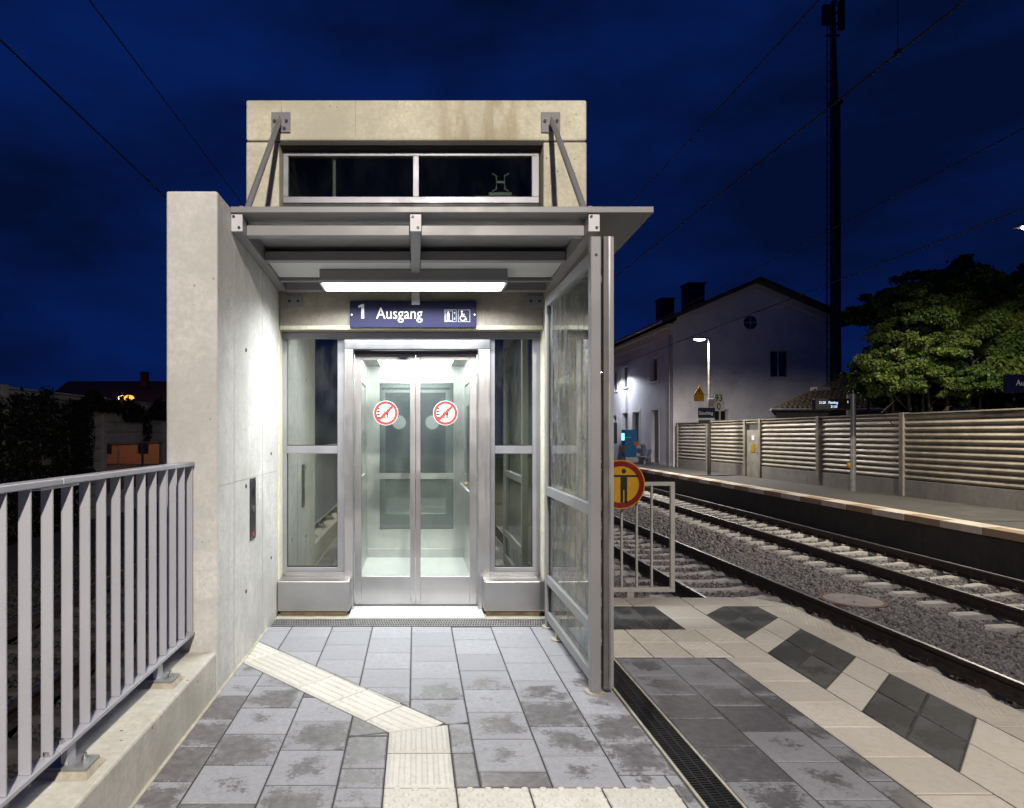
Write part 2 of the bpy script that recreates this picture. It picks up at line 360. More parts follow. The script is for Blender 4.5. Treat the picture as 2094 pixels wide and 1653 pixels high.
def wall_open(axis, c, thick, u0, u1, v0, v1, holes):
    mb = MB(); us = sorted({u0, u1, *[h[0] for h in holes], *[h[1] for h in holes]}); vs = sorted({v0, v1, *[h[2] for h in holes], *[h[3] for h in holes]})
    for i in range(len(us)-1):
        for j in range(len(vs)-1):
            um, vm = (us[i]+us[i+1])/2, (vs[j]+vs[j+1])/2
            if any(h[0] < um < h[1] and h[2] < vm < h[3] for h in holes): continue
            if axis == 'Y': mb.box(us[i], us[i+1], c, c+thick, vs[j], vs[j+1])
            else: mb.box(c, c+thick, us[i], us[i+1], vs[j], vs[j+1])
    return mb

# ------------------------------------------------------------------ 2-D polygons for the paving
def area(p): return .5*sum(p[i][0]*p[(i+1) % len(p)][1]-p[(i+1) % len(p)][0]*p[i][1] for i in range(len(p)))
def clip(p, a, b, c):
    """keep a*x+b*y <= c"""
    o = []
    for i in range(len(p)):
        P, Q = p[i], p[(i+1) % len(p)]; dp, dq = a*P[0]+b*P[1]-c, a*Q[0]+b*Q[1]-c
        if dp <= 0: o.append(P)
        if dp*dq < 0: t = dp/(dp-dq); o.append((P[0]+t*(Q[0]-P[0]), P[1]+t*(Q[1]-P[1])))
    return o
def halfplanes(poly):
    if area(poly) < 0: poly = poly[::-1]
    hs = []
    for i in range(len(poly)):
        P, Q = poly[i], poly[(i+1) % len(poly)]; a, b = Q[1]-P[1], P[0]-Q[0]; l = math.hypot(a, b)
        if l > 1e-6: hs.append((a/l, b/l, (a*P[0]+b*P[1])/l))
    return hs
def subtract(p, cutter):
    q = intersect(p, cutter)
    if len(q) < 3 or abs(area(q)) < 1e-4: return [p]
    out = []; rem = p
    for a, b, c in halfplanes(cutter):
        if len(rem) < 3: break
        q = clip(rem, -a, -b, -c)
        if len(q) > 2 and abs(area(q)) > 2e-4: out.append(q)
        rem = clip(rem, a, b, c)
    return out
def intersect(p, q):
    for a, b, c in halfplanes(q):
        if len(p) < 3: return []
        p = clip(p, a, b, c)
    return p
def inset(p, d):
    if area(p) < 0: p = p[::-1]
    q = p
    for a, b, c in halfplanes(p): q = clip(q, a, b, c-d) if len(q) > 2 else q
    return q
def slab(mb, poly, top=0., thick=.05, joint=.0034, ch=.005, chz=.004):
    o = inset(poly, joint)
    if len(o) < 3 or abs(area(o)) < 1e-4: return mb
    if area(o) < 0: o = o[::-1]
    cx = sum(p[0] for p in o)/len(o); cy = sum(p[1] for p in o)/len(o)
    hs = halfplanes(o); n = len(o); t = []
    # inset ring with the same vertex count
    for i in range(n):
        P0, P1, P2 = o[i-1], o[i], o[(i+1) % n]
        d1 = Vector((P1[0]-P0[0], P1[1]-P0[1])); d2 = Vector((P2[0]-P1[0], P2[1]-P1[1]))
        if d1.length < 1e-6 or d2.length < 1e-6: t.append(P1); continue
        d1.normalize(); d2.normalize(); n1 = Vector((-d1.y, d1.x)); n2 = Vector((-d2.y, d2.x)); m = n1+n2
        k = ch/max(.35, (1+n1.dot(n2))); t.append((P1[0]+m.x*k, P1[1]+m.y*k))
    return mb.loft([[(x, y, top-thick) for x, y in o], [(x, y, top-chz) for x, y in o], [(x, y, top) for x, y in t]])
def place_slab(name, poly, mat, parent, extra=None, top=0., joint=.0036):
    mb = slab(MB(), poly, top, joint=joint)
    if not mb.v: return None
    if extra: extra(mb)
    xs = [p[0] for p in poly]; ys = [p[1] for p in poly]
    o = mb.build(name, mat, parent, origin=((min(xs)+max(xs))/2, (min(ys)+max(ys))/2, top))
    o.location.z += random.uniform(-.0009, .0009); return o

# ================================================================== SETTING
g = MB().box(-400, 400, -60, 900, -1.6, -1.2).build('ground', 'ground'); kind(g, 'structure')
ZF = -.28                # far platform level
RT = -.85                # top of rail
BZ = -1.108              # ballast level
def t2c(Y): return 8.70+.035*(Y-8.4)       # centre of the far track
def fe(Y): return 10.40+.033*(Y-11)        # edge of the far platform
bedr = MB().prism([(1.42, 5.3), (3.1, 5.3), (3.1, -3), (10.5, -3), (13, 75), (1.42, 75)], 'Z', -1.3, -1.13).build('ballast_bed', 'bedsoil'); kind(bedr, 'structure')
bedl = MB().box(-8.2, -1.45, -3, 60, -1.3, -1.13).build('ballast_bed', 'bedsoil'); kind(bedl, 'structure')

# far platform with individual coping slabs
fp = MB().prism([(fe(2)+.5, 2), (13.95, 2), (13.95, 78), (fe(78)+.5, 78)], 'Z', -1.25, ZF).build('far_platform', 'asphalt'); kind(fp, 'structure')
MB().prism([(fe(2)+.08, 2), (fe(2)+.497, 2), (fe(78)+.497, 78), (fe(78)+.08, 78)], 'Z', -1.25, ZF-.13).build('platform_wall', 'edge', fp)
k = 0; y = 3.0
while y < 66:
    d = .98
    for (a, b, mt) in ((0, .33, 'far_white' if k % 2 else 'far_tan'), (.334, .494, 'far_white')):
        s_ = MB().prism([(fe(y)+a, y), (fe(y)+b, y), (fe(y+d)+b, y+d), (fe(y+d)+a, y+d)], 'Z', ZF-.126, ZF+.012).build('coping_slab', mt, fp)
    y += 1.0; k += 1

# ------------------------------------------------------------------ near platform: slab and blocks
plat = MB()
plat.box(-1.112, 3.15, -9, 5.60, -1.25, -.052); plat.box(1.39, 3.15, 5.60, 5.76, -1.25, -.052)
plat = plat.build('platform', 'bed'); kind(plat, 'structure')
box('joint_sand', 'bed', plat, -1.108, 1.122, .6, 4.905, -.05, -.0046); box('joint_sand', 'bed', plat, 1.288, 3.15, .6, 5.59, -.05, -.0046)
# the guiding strip: a leg at 45 degrees, then straight towards the camera
DIAG = [(-1.108, 4.57), (.165, 3.297), (.165, 3.235), (-.132, 3.165), (-1.108, 4.142)]
DIAG = [(-1.108, 4.565), (.163, 3.25), (-.132, 3.165), (-1.108, 4.14)]
STEM = [(-.132, 3.165), (.163, 3.25), (.163, 2.67), (-.132, 2.67)]
STUD = [(-.132, 2.67), (1.06, 2.67), (1.06, 2.07), (-.132, 2.07)]
def rect(x0, x1, y0, y1): return [(x0, y0), (x1, y0), (x1, y1), (x0, y1)]
cols = [-1.108, -.93, -.625, -.325, -.03, .268, .565, .862, 1.118]
def lay(name, x0, x1, phase, y0, y1, mat, cuts=(), pitch=.2975):
    j = math.floor((y0-phase)/pitch)
    while phase+j*pitch < y1:
        a, b = max(y0, phase+j*pitch), min(y1, phase+(j+1)*pitch); j += 1
        if b-a < .03: continue
        ps = [rect(x0, x1, a, b)]
        for c in cuts: ps = [q for p in ps for q in subtract(p, c)]
        for p in ps:
            if abs(area(p)) > .0022: place_slab(name, p, mat, plat)
for i in range(len(cols)-1):
    lay('paving_block', cols[i], cols[i+1], 3.258+.135*(i-4), .6, 4.90, 'paver', (DIAG, STEM, STUD))
for x0, x1, ph in ((1.292, 1.588, 3.02), (1.588, 1.888, 3.175), (1.888, 2.008, 3.02)):
    lay('paving_block', x0, x1, ph, .6, 4.228, 'paver_side')
for x0, x1 in ((1.292, 1.6), (1.6, 1.81), (1.81, 2.008)):
    for y0, y1 in ((4.832, 5.13), (5.13, 5.485)): place_slab('dark_block', rect(x0, x1, y0, y1), 'paver_dark', plat)
# ribbed guiding blocks
def ribs(poly, dirn, off0, n=6, pitch=.05):
    d = Vector(dirn).normalized(); nn = Vector((-d.y, d.x)); core = inset(poly, .012)
    def fn(mb):
        for k in range(n):
            c = off0+(k+.5)*pitch; band = core
            if len(band) > 2: band = clip(band, nn.x, nn.y, c+.015)
            if len(band) > 2: band = clip(band, -nn.x, -nn.y, -(c-.015))
            if len(band) > 2 and abs(area(band)) > 4e-4: slab(mb, band, .0052, .006, 0, .007, .0052)
    return fn
dd = Vector((1, -1)).normalized()
s0 = dd.dot(Vector((-1.108, 4.565))); nn = Vector((-dd.y, dd.x))
lo = min(nn.dot(Vector(p)) for p in DIAG)
smin = min(dd.dot(Vector(p)) for p in DIAG); smax = max(dd.dot(Vector(p)) for p in DIAG)
s = smin
while s < smax:
    p = clip(clip(DIAG, dd.x, dd.y, s+.3), -dd.x, -dd.y, -s); s += .3
    if len(p) > 2 and abs(area(p)) > .001: place_slab('guiding_block', p, 'tactile', plat, ribs(p, dd, lo+.0, 6, .05))
for y0, y1 in ((2.96, 3.4), (2.67, 2.96)):
    p = intersect(STEM, rect(-.2, .2, y0, y1)); place_slab('guiding_block', p, 'tactile', plat, ribs(p, (0, -1), -.132, 6, .049))
def studs(x0, y0, n, m, pitch, r, h, stag=True):
    def fn(mb):
        for i in range(n):
            for j in range(m):
                if stag and (i+j) % 2: continue
                cx, cy = x0+(i+.5)*pitch, y0+(j+.5)*pitch
                mb.loft([[(cx+q*math.cos(t*math.pi/5), cy+q*math.sin(t*math.pi/5), z) for t in range(10)] for q, z in ((r, -.001), (r*.85, h*.6), (r*.45, h))])
    return fn
proto = None
for i in range(4):
    for j in range(2):
        x0, y0 = -.132+.298*i, 2.373-.3*j
        if proto is None: proto = place_slab('stud_block', rect(x0, x0+.298, y0, y0+.297), 'tactile', plat, studs(x0, y0, 8, 8, .0372, .0160, .008)); base = (x0, y0)
        else: copy_tree(proto, plat, (x0-base[0], y0-base[1], 0))
proto = None
for i in range(4):
    for j in range(2):
        x0, y0 = 1.292+.2605*i, 4.23+.301*j
        if proto is None: proto = place_slab('stud_block', rect(x0, x0+.2605, y0, y0+.301), 'white_slab', plat, studs(x0, y0, 7, 8, .0374, .010, .0028)); base = (x0, y0)
        else: copy_tree(proto, plat, (x0-base[0], y0-base[1], 0))
# white strip and the hatched band
y = .5
while y < 4.2:
    place_slab('white_slab', rect(2.010, 2.333, y+.02, min(4.228, y+.32)), 'white_slab', plat, joint=.0034); y += .3
for y0, y1 in ((4.832, 5.13), (5.13, 5.485)): place_slab('white_slab', rect(2.010, 2.333, y0, y1), 'white_slab', plat, joint=.0034)
XA, XB, XM = 2.336, 2.872, 2.604
frame = rect(XA, XB, .5, 5.485)
for k in range(-4, 20):
    for h in range(2):
        xa, xb = (XA, XM) if h == 0 else (XM, XB)
        q0 = 3.708+.3035*(k-9); yo = 0 if h == 0 else XM-XA
        p = [(xa, q0+yo), (xb, q0+yo+(xb-xa)), (xb, q0+yo+(xb-xa)+.3035), (xa, q0+yo+.3035)]
        p = intersect(p, frame)
        if len(p) > 2 and abs(area(p)) > .001:
            dark = (k % 3) != 2
            place_slab('dark_block' if dark else 'white_slab', p, 'paver_dark' if dark else 'white_slab', plat, joint=.0034)
# copings along the track side and across the end
def dots(x0, x1, y0, y1):
    def fn(mb):
        nx = int((x1-x0)/.03); ny = int((y1-y0)/.03)
        for i in range(nx):
            for j in range(ny):
                cx, cy = x0+(i+.5)*.03+(.0075 if j % 2 else -.0075), y0+(j+.5)*.03
                mb.loft([[(cx+q*math.cos(t*math.pi/3), cy+q*math.sin(t*math.pi/3), z) for t in range(6)] for q, z in ((.009, -.001), (.006, .003))])
    return fn
y = 5.47-.3; proto = None
for yy in [5.47-.75*i for i in range(1, 8)]:
    if proto is None:
        proto = place_slab('coping_slab', rect(2.876, 3.17, yy, yy+.75), 'coping', plat, dots(2.99, 3.15, yy+.01, yy+.74)); base = yy
    else: copy_tree(proto, plat, (0, yy-base, 0))
for x0, x1 in ((1.395, 1.84), (1.84, 2.34), (2.34, 2.84)):
    place_slab('coping_slab', rect(x0, x1, 5.488, 5.77), 'coping', plat)
place_slab('coping_slab', [(2.84, 5.488), (3.17, 5.474), (3.17, 5.56), (2.98, 5.77), (2.84, 5.77)], 'coping', plat)

# ------------------------------------------------------------------ concrete walls
pw = box('parapet_wall', 'parapet', None, -1.40, -1.114, -6, 3.640, -1.25, .232, .012)
tag(pw, 'low pale concrete parapet carrying the grey railing along the paving', 'wall')
ww = thing('side_wall', 'tall pale concrete wing wall left of the lift entrance', 'wall', (-1.255, 4.45, -1.25))
MB().box(-1.40, -1.112, 3.645, 5.266, -1.25, 2.815).build('concrete_wall', 'wing', ww, .014)
MB().box(-1.30, -1.10, 4.02, 5.25, 2.818, 2.842).box(-1.104, -1.0995, 4.02, 5.25, 2.79, 2.818).build('flashing', 'panel', ww)
for yy in (3.98, 4.72): box('formwork_joint', 'kerb', ww, -1.113, -1.1105, yy, yy+.003, .02, 2.78)
box('formwork_joint', 'kerb', ww, -1.113, -1.1105, 3.66, 5.25, 1.155, 1.158)
for yy, zz in ((4.26, 1.11), (4.26, .42), (4.26, 2.0), (5.0, 1.3), (5.0, .5)):
    MB().cyl((-1.114, yy, zz), .013, .006, 'X', 12).build('tie_hole', 'bolt', ww)
# sealing strip at the foot of the walls
sl = box('sealing_strip', 'kerb', None, -1.1125, -1.096, .6, 4.87, -.02, .004); tag(sl, 'thin pale joint line where concrete wall meets grey paving', 'joint')

# ------------------------------------------------------------------ lift tower
TY = 5.27
tw = thing('lift_tower', 'cream concrete lift tower with glazed doors and strip window', 'lift tower', (0, 6.6, 0))
XL, XR = -1.375, 1.387; OL, OR_ = -1.106, 1.036
MB().box(XL, OL, TY, TY+.27, -1.25, 3.818).build('front_pier', 'tower', tw, .012)
MB().box(OR_, XR, TY, TY+.27, -1.25, 3.818).build('front_pier', 'tower', tw, .012)
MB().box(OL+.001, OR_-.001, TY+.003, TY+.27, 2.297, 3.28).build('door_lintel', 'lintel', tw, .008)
MB().box(XL, XR, TY, 8.1, 3.832, 4.16).build('roof_cap', 'cap', tw, .016)
MB().box(XL+.01, XR-.01, TY+.02, 8.08, 3.80, 3.834).build('cap_joint', 'edge', tw)
MB().box(XL, OL-.02, TY+.272, 7.84, -1.25, 3.818).box(OR_+.1, XR, TY+.272, 7.84, -1.25, 3.818).box(XL, XR, 7.842, 8.1, -1.25, 3.818).build('shaft_wall', 'shaft', tw)
MB().box(OL, OR_, TY+.2, 7.84, -.2, -.055).build('shaft_floor', 'shaft', tw)
for xx in (-.49, -1.09, .62): MB().box(xx, xx+.004, TY-.0015, TY+.003, 3.85, 4.14).build('formwork_joint', 'kerb', tw)
for xx in (-.47, .55): MB().box(xx, xx+.003, TY+.0015, TY+.006, 2.31, 2.7).build('formwork_joint', 'kerb', tw)
MB().box(OR_, XR-.02, TY-.001, TY+.003, 2.02, 2.023).build('formwork_joint', 'kerb', tw)
MB().box(OL+.002, OR_-.002, TY+.0, TY+.02, 2.297, 2.33).build('lintel_nosing', 'tower', tw, .004)

# strip window
sw = MB().box(-1.10, 1.025, 5.40, 5.46, 3.760, 3.797).box(-1.10, 1.025, 5.40, 5.46, 3.37, 3.422).box(-1.10, -1.058, 5.40, 5.46, 3.422, 3.760).box(.965, 1.025, 5.40, 5.46, 3.422, 3.760).box(-.022, .027, 5.40, 5.46, 3.422, 3.760)
sw = sw.build('strip_window', 'alu', tw, .003)
for a, b in ((-1.056, -.024), (.029, .963)): box('pane', 'win_glass', sw, a, b, 5.425, 5.437, 3.424, 3.758)
MB().box(-1.10, 1.025, 5.41, 5.45, 3.282, 3.368).build('window_sill', 'black', tw)
# shaft gear behind the strip window
MB().cyl((-.685, 5.475, 3.2), .014, .62, 'Z').build('pipe', 'white', tw, smooth=True)
hk = MB()
for sx in (-1, 1): hk.tube([(.72+sx*.07, 5.52, 3.66), (.72+sx*.035, 5.52, 3.64), (.72+sx*.035, 5.52, 3.53), (.72+sx*.07, 5.52, 3.51)], .008)
hk.box(.685, .755, 5.51, 5.53, 3.575, 3.595); hk.build('lifting_hook', 'pale_paint', tw)
MB().box(.50, .86, 5.52, 5.75, 3.44, 3.475).box(.62, .82, 5.53, 5.72, 3.475, 3.51).build('gearbox', 'galv', tw, .006)
MB().box(-.5, -.3, 5.8, 5.95, 3.36, 3.42).build('junction_box', 'galv', tw, .006); MB().box(.3, .42, 5.8, 5.95, 3.36, 3.43).build('junction_box', 'galv', tw, .006)

# door surround: head, sidelights, stainless portal, leaves
MB().box(OL, OR_, 5.395, 5.445, 2.242, 2.294).build('frame_head', 'alu', tw, .003)
def sidelight(x0, x1, p0, p1):
    m_ = MB().box(x0, p0, 5.40, 5.45, .282, 2.241).box(p1, x1, 5.40, 5.45, .282, 2.241)
    m_.box(p0, p1, 5.40, 5.45, .282, .343).box(p0, p1, 5.40, 5.45, 1.288, 1.352)
    f_ = m_.build('sidelight', 'alu', tw, .003)
    for z0, z1 in ((.345, 1.286), (1.354, 2.240)): box('pane', 'side_glass', f_, p0+.002, p1-.002, 5.421, 5.433, z0, z1)
    g_ = MB().box(p0, p1, 5.418, 5.420, .343, .352).box(p0, p1, 5.418, 5.420, 1.352, 1.36).box(p0, p0+.006, 5.418, 5.420, .352, 1.288).box(p1-.006, p1, 5.418, 5.420, .352, 1.288)
    g_.build('gasket', 'black', f_)
sidelight(OL, -.590, -1.07, -.649); sidelight(.617, OR_, .658, .972)
MB().box(-.588, -.515, 5.36, 5.47, -.03, 2.148).build('portal_jamb', 'steel', tw, .004)
MB().box(.517, .615, 5.36, 5.47, -.03, 2.148).build('portal_jamb', 'steel', tw, .004)
MB().box(-.588, .615, 5.358, 5.47, 2.150, 2.228).build('portal_head', 'steel', tw, .004)
MB().box(-.514, .516, 5.45, 5.53, 2.120, 2.148).build('door_track', 'panel', tw)
for x0, x1 in ((-1.104, -.531), (.548, 1.033)):
    MB().box(x0, x1, 5.19, 5.392, .035, .276).build('base_box', 'steel', tw, .008)
    MB().box(x0+.02, x1-.02, 5.22, 5.39, -.02, .033).build('base_foot', 'rust', tw)
    MB().box(x0+.03, x1-.02, 5.37, 5.392, .278, .31).build('base_flange', 'steel', tw)
    MB().cyl(((x0+x1)/2, 5.1885, .1), .006, .004, 'Y', 10).build('screw', 'zinc', tw)
sill = MB().box(-.529, .546, 5.12, 5.46, -.03, .006)
for i in range(35):
    for j in range(6):
        sill.box(-.515+i*.03, -.515+i*.03+.012, 5.15+j*.05, 5.15+j*.05+.03, .006, .0095)
sill.build('door_sill', m_plain('cabin_lit_aluminium_sill', (.58, .59, .61), .4, .15, var=.06), tw)  # aluminium colour lightened to carry the glow falling from the cabin
def flames(cx, cz, s):
    ps = []
    for k in range(4):
        z = cz+(k-1.6)*.026*s; ps.append([(cx-.026*s, z), (cx-.012*s, z-.006*s), (cx+.006*s, z+.002*s), (cx+.012*s, z+.016*s), (cx-.002*s, z+.009*s), (cx-.018*s, z+.011*s)])
    return ps
def leaf(x0, x1, gx0, gx1, cx):
    m_ = MB().box(x0, gx0, 5.485, 5.515, .012, 2.137).box(gx1, x1, 5.485, 5.515, .012, 2.137).box(gx0, gx1, 5.485, 5.515, .012, .25).box(gx0, gx1, 5.485, 5.515, 2.075, 2.137)
    f_ = m_.build('door_leaf', 'steel', tw, .002)
    box('pane', 'glass', f_, gx0+.001, gx1-.001, 5.497, 5.503, .251, 2.074)
    cz = 1.628; st = MB().prism(circ(cx, cz, .104, 48), 'Y', 5.4955, 5.4965).build('fire_sticker', 'white', f_)
    bk = MB().prism(circ(cx, cz, .104, 48), 'Y', 5.5035, 5.5045).build('sticker_back', 'white', f_)
    rg = ring(MB(), cx, cz, .078, .1, 5.4945, 5.4953)
    return f_, st, rg
def sticker_art(f_, rg, cx, cz):
    rg.prism([(cx-.062, cz-.047), (cx-.047, cz-.062), (cx+.062, cz+.047), (cx+.047, cz+.062)], 'Y', 5.4938, 5.4944).build('prohibition_ring', 'redsign', f_)
    b = MB(); x0, x1, z0, z1 = cx-.037, cx+.037, cz-.047, cz+.047
    b.box(x0, x1, 5.495, 5.4953, z0, z0+.005).box(x0, x1, 5.495, 5.4953, z1-.005, z1).box(x0, x0+.005, 5.495, 5.4953, z0, z1).box(x1-.005, x1, 5.495, 5.4953, z0, z1)
    b.box(cx-.002, cx+.002, 5.495, 5.4953, z1, z1+.024).box(cx-.002, cx+.002, 5.495, 5.4953, z0-.024, z0)
    for px_, h_ in ((cx-.013, .055), (cx+.014, .07)):
        b.prism(circ(px_, z0+h_+.004, .007, 12), 'Y', 5.495, 5.4953); b.box(px_-.010, px_+.010, 5.495, 5.4953, z0+.03, z0+h_-.005); b.box(px_-.008, px_-.001, 5.495, 5.4953, z0+.006, z0+.03); b.box(px_+.001, px_+.008, 5.495, 5.4953, z0+.006, z0+.03)
    for p in flames(cx-.052, cz, 1): b.prism(p, 'Y', 5.495, 5.4953)
    b.build('pictogram', 'ink', f_)
for a in ((-.5135, -.0015, -.457, -.047, -.252), (.0015, .5155, .041, .455, .252)):
    f_, st, rg = leaf(*a); sticker_art(f_, rg, a[4], 1.628)

# lift cabin
cb = thing('lift_cabin', 'brightly lit stainless steel lift cabin behind the glass doors', 'lift cabin', (0, 6.6, 0))
for x0_ in (-.60, .56):
    sp1 = wall_open('X', x0_, .03, 5.62, 7.66, -.02, 2.25, [(5.75, 7.45, 1.0, 2.0)]).build('side_panel', 'cabin', cb)
    box('side_window', 'glass', sp1, x0_+.012, x0_+.018, 5.752, 7.448, 1.002, 1.998)
rw = wall_open('Y', 7.66, .03, -.60, .59, -.02, 2.25, [(-.425, .445, .33, .92), (-.425, .445, .99, 2.05)]).build('rear_panel', 'cabin', cb)
for z0, z1 in ((.332, .918), (.992, 2.048)): box('mirror', 'mirror', rw, -.423, .443, 7.668, 7.676, z0, z1)
fl = MB().box(-.569, .559, 5.62, 7.658, -.045, .0).build('cabin_floor', m_plain('cabin_floor_rubber', (.56, .57, .56), .45, var=.08, scale=4), cb)
MB().box(-.60, .59, 5.62, 7.69, 2.252, 2.28).build('cabin_ceiling', 'cabin', cb)
M['cabin_light'] = m_emit('cabin_light', (.96, 1., .97), 16.)
MB().box(-.40, .40, 5.95, 6.5, 2.232, 2.25).build('ceiling_light', 'cabin_light', cb)
MB().box(-.40, .40, 6.9, 7.5, 2.232, 2.25).build('ceiling_light', 'cabin_light', cb)
MB().tube([(.555, 6.1, .9), (.50, 6.15, .9), (.50, 7.2, .9), (.555, 7.25, .9)], .018, 10).build('handrail', 'steel', cb, smooth=True)
MB().box(.548, .559, 6.7, 7.0, .95, 1.75).build('control_panel', 'panel', cb, .003)
MB().sphere((.535, 6.85, .92), .022, 8).build('alarm_button', 'yellow', cb, smooth=True)
MB().box(-.569, .559, 7.645, 7.659, 0, .1).build('skirting', 'steel', cb)

# ------------------------------------------------------------------ canopy
cn = thing('canopy', 'grey steel entrance canopy hung on two tie rods above doors', 'canopy', (0, 4.6, 2.6))
def slope(x, y, z): return (x, y, z-.05*(y-3.89))
MB().box(-1.108, 1.424, 3.89, 5.262, 2.776, 2.812).map(slope).build('roof_slab', 'paint', cn, .003)
for xc in (-1.075, .0, 1.073):
    b_ = MB().box(xc-.033, xc+.033, 3.915, 5.262, 2.672, 2.774).map(slope).build('beam', 'paint', cn, .006)
    MB().box(xc-.034, xc+.034, 3.908, 3.914, 2.668, 2.7735).build('end_cap', 'pale_paint', b_, .008)
    for sx, zz in ((-.018, 2.757), (.014, 2.69)): MB().cyl((xc+sx, 3.902, zz), .0085, .006, 'Y', 12).build('bolt', 'bolt', b_)
for y0, y1, z0, z1 in ((4.0, 4.06, 2.676, 2.74), (4.48, 4.54, 2.676, 2.74), (4.98, 5.02, 2.676, 2.73), (5.19, 5.25, 2.66, 2.74)):
    for xa, xb in ((-1.04, -.035), (.035, 1.038)): MB().box(xa, xb, y0, y1, z0, z1).map(slope).build('purlin', 'paint', cn, .004)
for xa, xb in ((-1.039, -.036), (.036, 1.037)): MB().box(xa, xb, 4.545, 4.96, 2.70, 2.712).map(slope).build('lit_soffit_plate', 'pale_paint', cn)  # pale plates added; their paint stands for light on the slab's underside
for xc in (-1.09, 1.09):
    pl = MB().box(xc-.077, xc+.077, 5.250, 5.268, 3.888, 4.05).build('anchor_plate', 'paint', cn, .002)
    for bx_, bz_ in ((-.048, 3.975), (.048, 3.975), (.03, 3.915)): MB().cyl((xc+bx_, 5.238, bz_), .013, .012, 'Y', 8).build('bolt', 'bolt', pl)
    MB().box(xc-.006, xc+.006, 5.17, 5.25, 3.915, 3.985).build('lug', 'paint', pl)
    xs = xc+(.012 if xc < 0 else -.012)
    MB().tube([(xc, 5.19, 3.95), (xs, 4.08, 2.80)], .021, 14).build('tie_rod', 'paint', cn, smooth=True)
    MB().box(xs-.012, xs+.012, 4.02, 4.16, 2.79, 2.86).build('rod_lug', 'paint', cn)
for xc in (-.985, .965):
    pl = MB().box(xc-.07, xc+.07, 5.256, 5.268, 2.475, 2.57).build('beam_bracket', 'paint', cn, .002)
    for bx_ in (-.035, .035): MB().cyl((xc+bx_, 5.246, 2.525), .011, .01, 'Y', 10).build('bolt', 'bolt', pl)
MB().box(-.033, .033, 5.20, 5.262, 2.49, 2.60).build('centre_bracket', 'pale_paint', cn, .004)

# canopy light
lf = thing('canopy_light', 'long white strip light glowing under the entrance canopy', 'light', (0, 4.87, 2.56))
MB().box(-.704, .672, 4.75, 4.99, 2.575, 2.655).build('housing', 'paint', lf, .004)
M['tube'] = m_emit('strip_light_diffuser', (.95, .99, 1.), 5.)
MB().box(-.686, .654, 4.767, 4.973, 2.566, 2.574).build('diffuser', 'tube', lf)
MB().box(-.704, -.688, 4.755, 4.985, 2.553, 2.574).box(.656, .672, 4.755, 4.985, 2.553, 2.574).box(-.688, .656, 4.754, 4.765, 2.558, 2.574).box(-.688, .656, 4.975, 4.986, 2.545, 2.574).build('diffuser_frame', 'pale_paint', lf)
MB().box(-.5, -.44, 4.85, 4.9, 2.655, 2.70).box(.44, .5, 4.85, 4.9, 2.655, 2.70).build('hanger', 'paint', lf)

d = bpy.data.lights.new('strip_light', 'AREA'); d.shape = 'RECTANGLE'; d.size = 1.33; d.size_y = .2; d.energy = 60; d.color = (.93, .98, 1); d.spread = R(152)
o = bpy.data.objects.new('strip_light', d); C.objects.link(o); o.parent = lf; o.location = Vector((-.016, 4.87, 2.562))-wl(lf)

# exit sign over the door
es = thing('exit_sign', 'dark blue sign reading 1 Ausgang over the lift doors', 'sign', (.006, 5.25, 2.31))
MB().box(-.531, .490, 5.243, 5.262, 2.312, 2.520).build('sign_plate', 'blue', es, .001)
MB().prism([(-.438, 2.382), (-.416, 2.382), (-.416, 2.498), (-.432, 2.498), (-.462, 2.484), (-.462, 2.468), (-.438, 2.476)], 'Y', 5.2405, 5.2425).build('number', 'white', es)
text('lettering', 'Ausgang', .132, (-.318, 5.2415, 2.380), 'white', es, bold=.0, sx=.85)
def frame2d(mb, x0, x1, z0, z1, w, y):
    mb.box(x0, x1, y, y+.001, z0, z0+w).box(x0, x1, y, y+.001, z1-w, z1).box(x0, x0+w, y, y+.001, z0+w, z1-w).box(x1-w, x1, y, y+.001, z0+w, z1-w)
pg = MB(); y_ = 5.2415
frame2d(pg, .233, .328, 2.355, 2.452, .002, y_); frame2d(pg, .240, .298, 2.362, 2.443, .002, y_)
pg.prism(circ(.262, 2.432, .007, 12), 'Y', y_, y_+.001); pg.box(.251, .273, y_, y_+.001, 2.398, 2.424).box(.253, .261, y_, y_+.001, 2.366, 2.398).box(.263, .271, y_, y_+.001, 2.366, 2.398)
for sz in (1, -1):
    zc = 2.404+sz*.034; pg.prism([(.306, zc-sz*.012), (.313, zc), (.320, zc-sz*.012)][::sz], 'Y', y_, y_+.001); pg.box(.3115, .3145, y_, y_+.001, min(zc, zc-sz*.022), max(zc, zc-sz*.022))
frame2d(pg, .343, .438, 2.355, 2.452, .002, y_)
ring(pg, .379, 2.385, .018, .0235, y_, y_+.001, 24)
pg.prism(circ(.372, 2.438, .008, 12), 'Y', y_, y_+.001)
pg.prism([(.366, 2.428), (.377, 2.428), (.382, 2.397), (.372, 2.393)], 'Y', y_, y_+.001)
pg.prism([(.377, 2.402), (.400, 2.402), (.412, 2.370), (.405, 2.366), (.394, 2.394), (.375, 2.394)], 'Y', y_, y_+.001); pg.box(.378, .395, y_, y_+.001, 2.412, 2.418)
pg.build('pictogram', 'white', es)
for xx in (-.516, .475): MB().cyl((xx, 5.238, 2.412), .007, .006, 'Y', 12).build('screw', 'zinc', es)

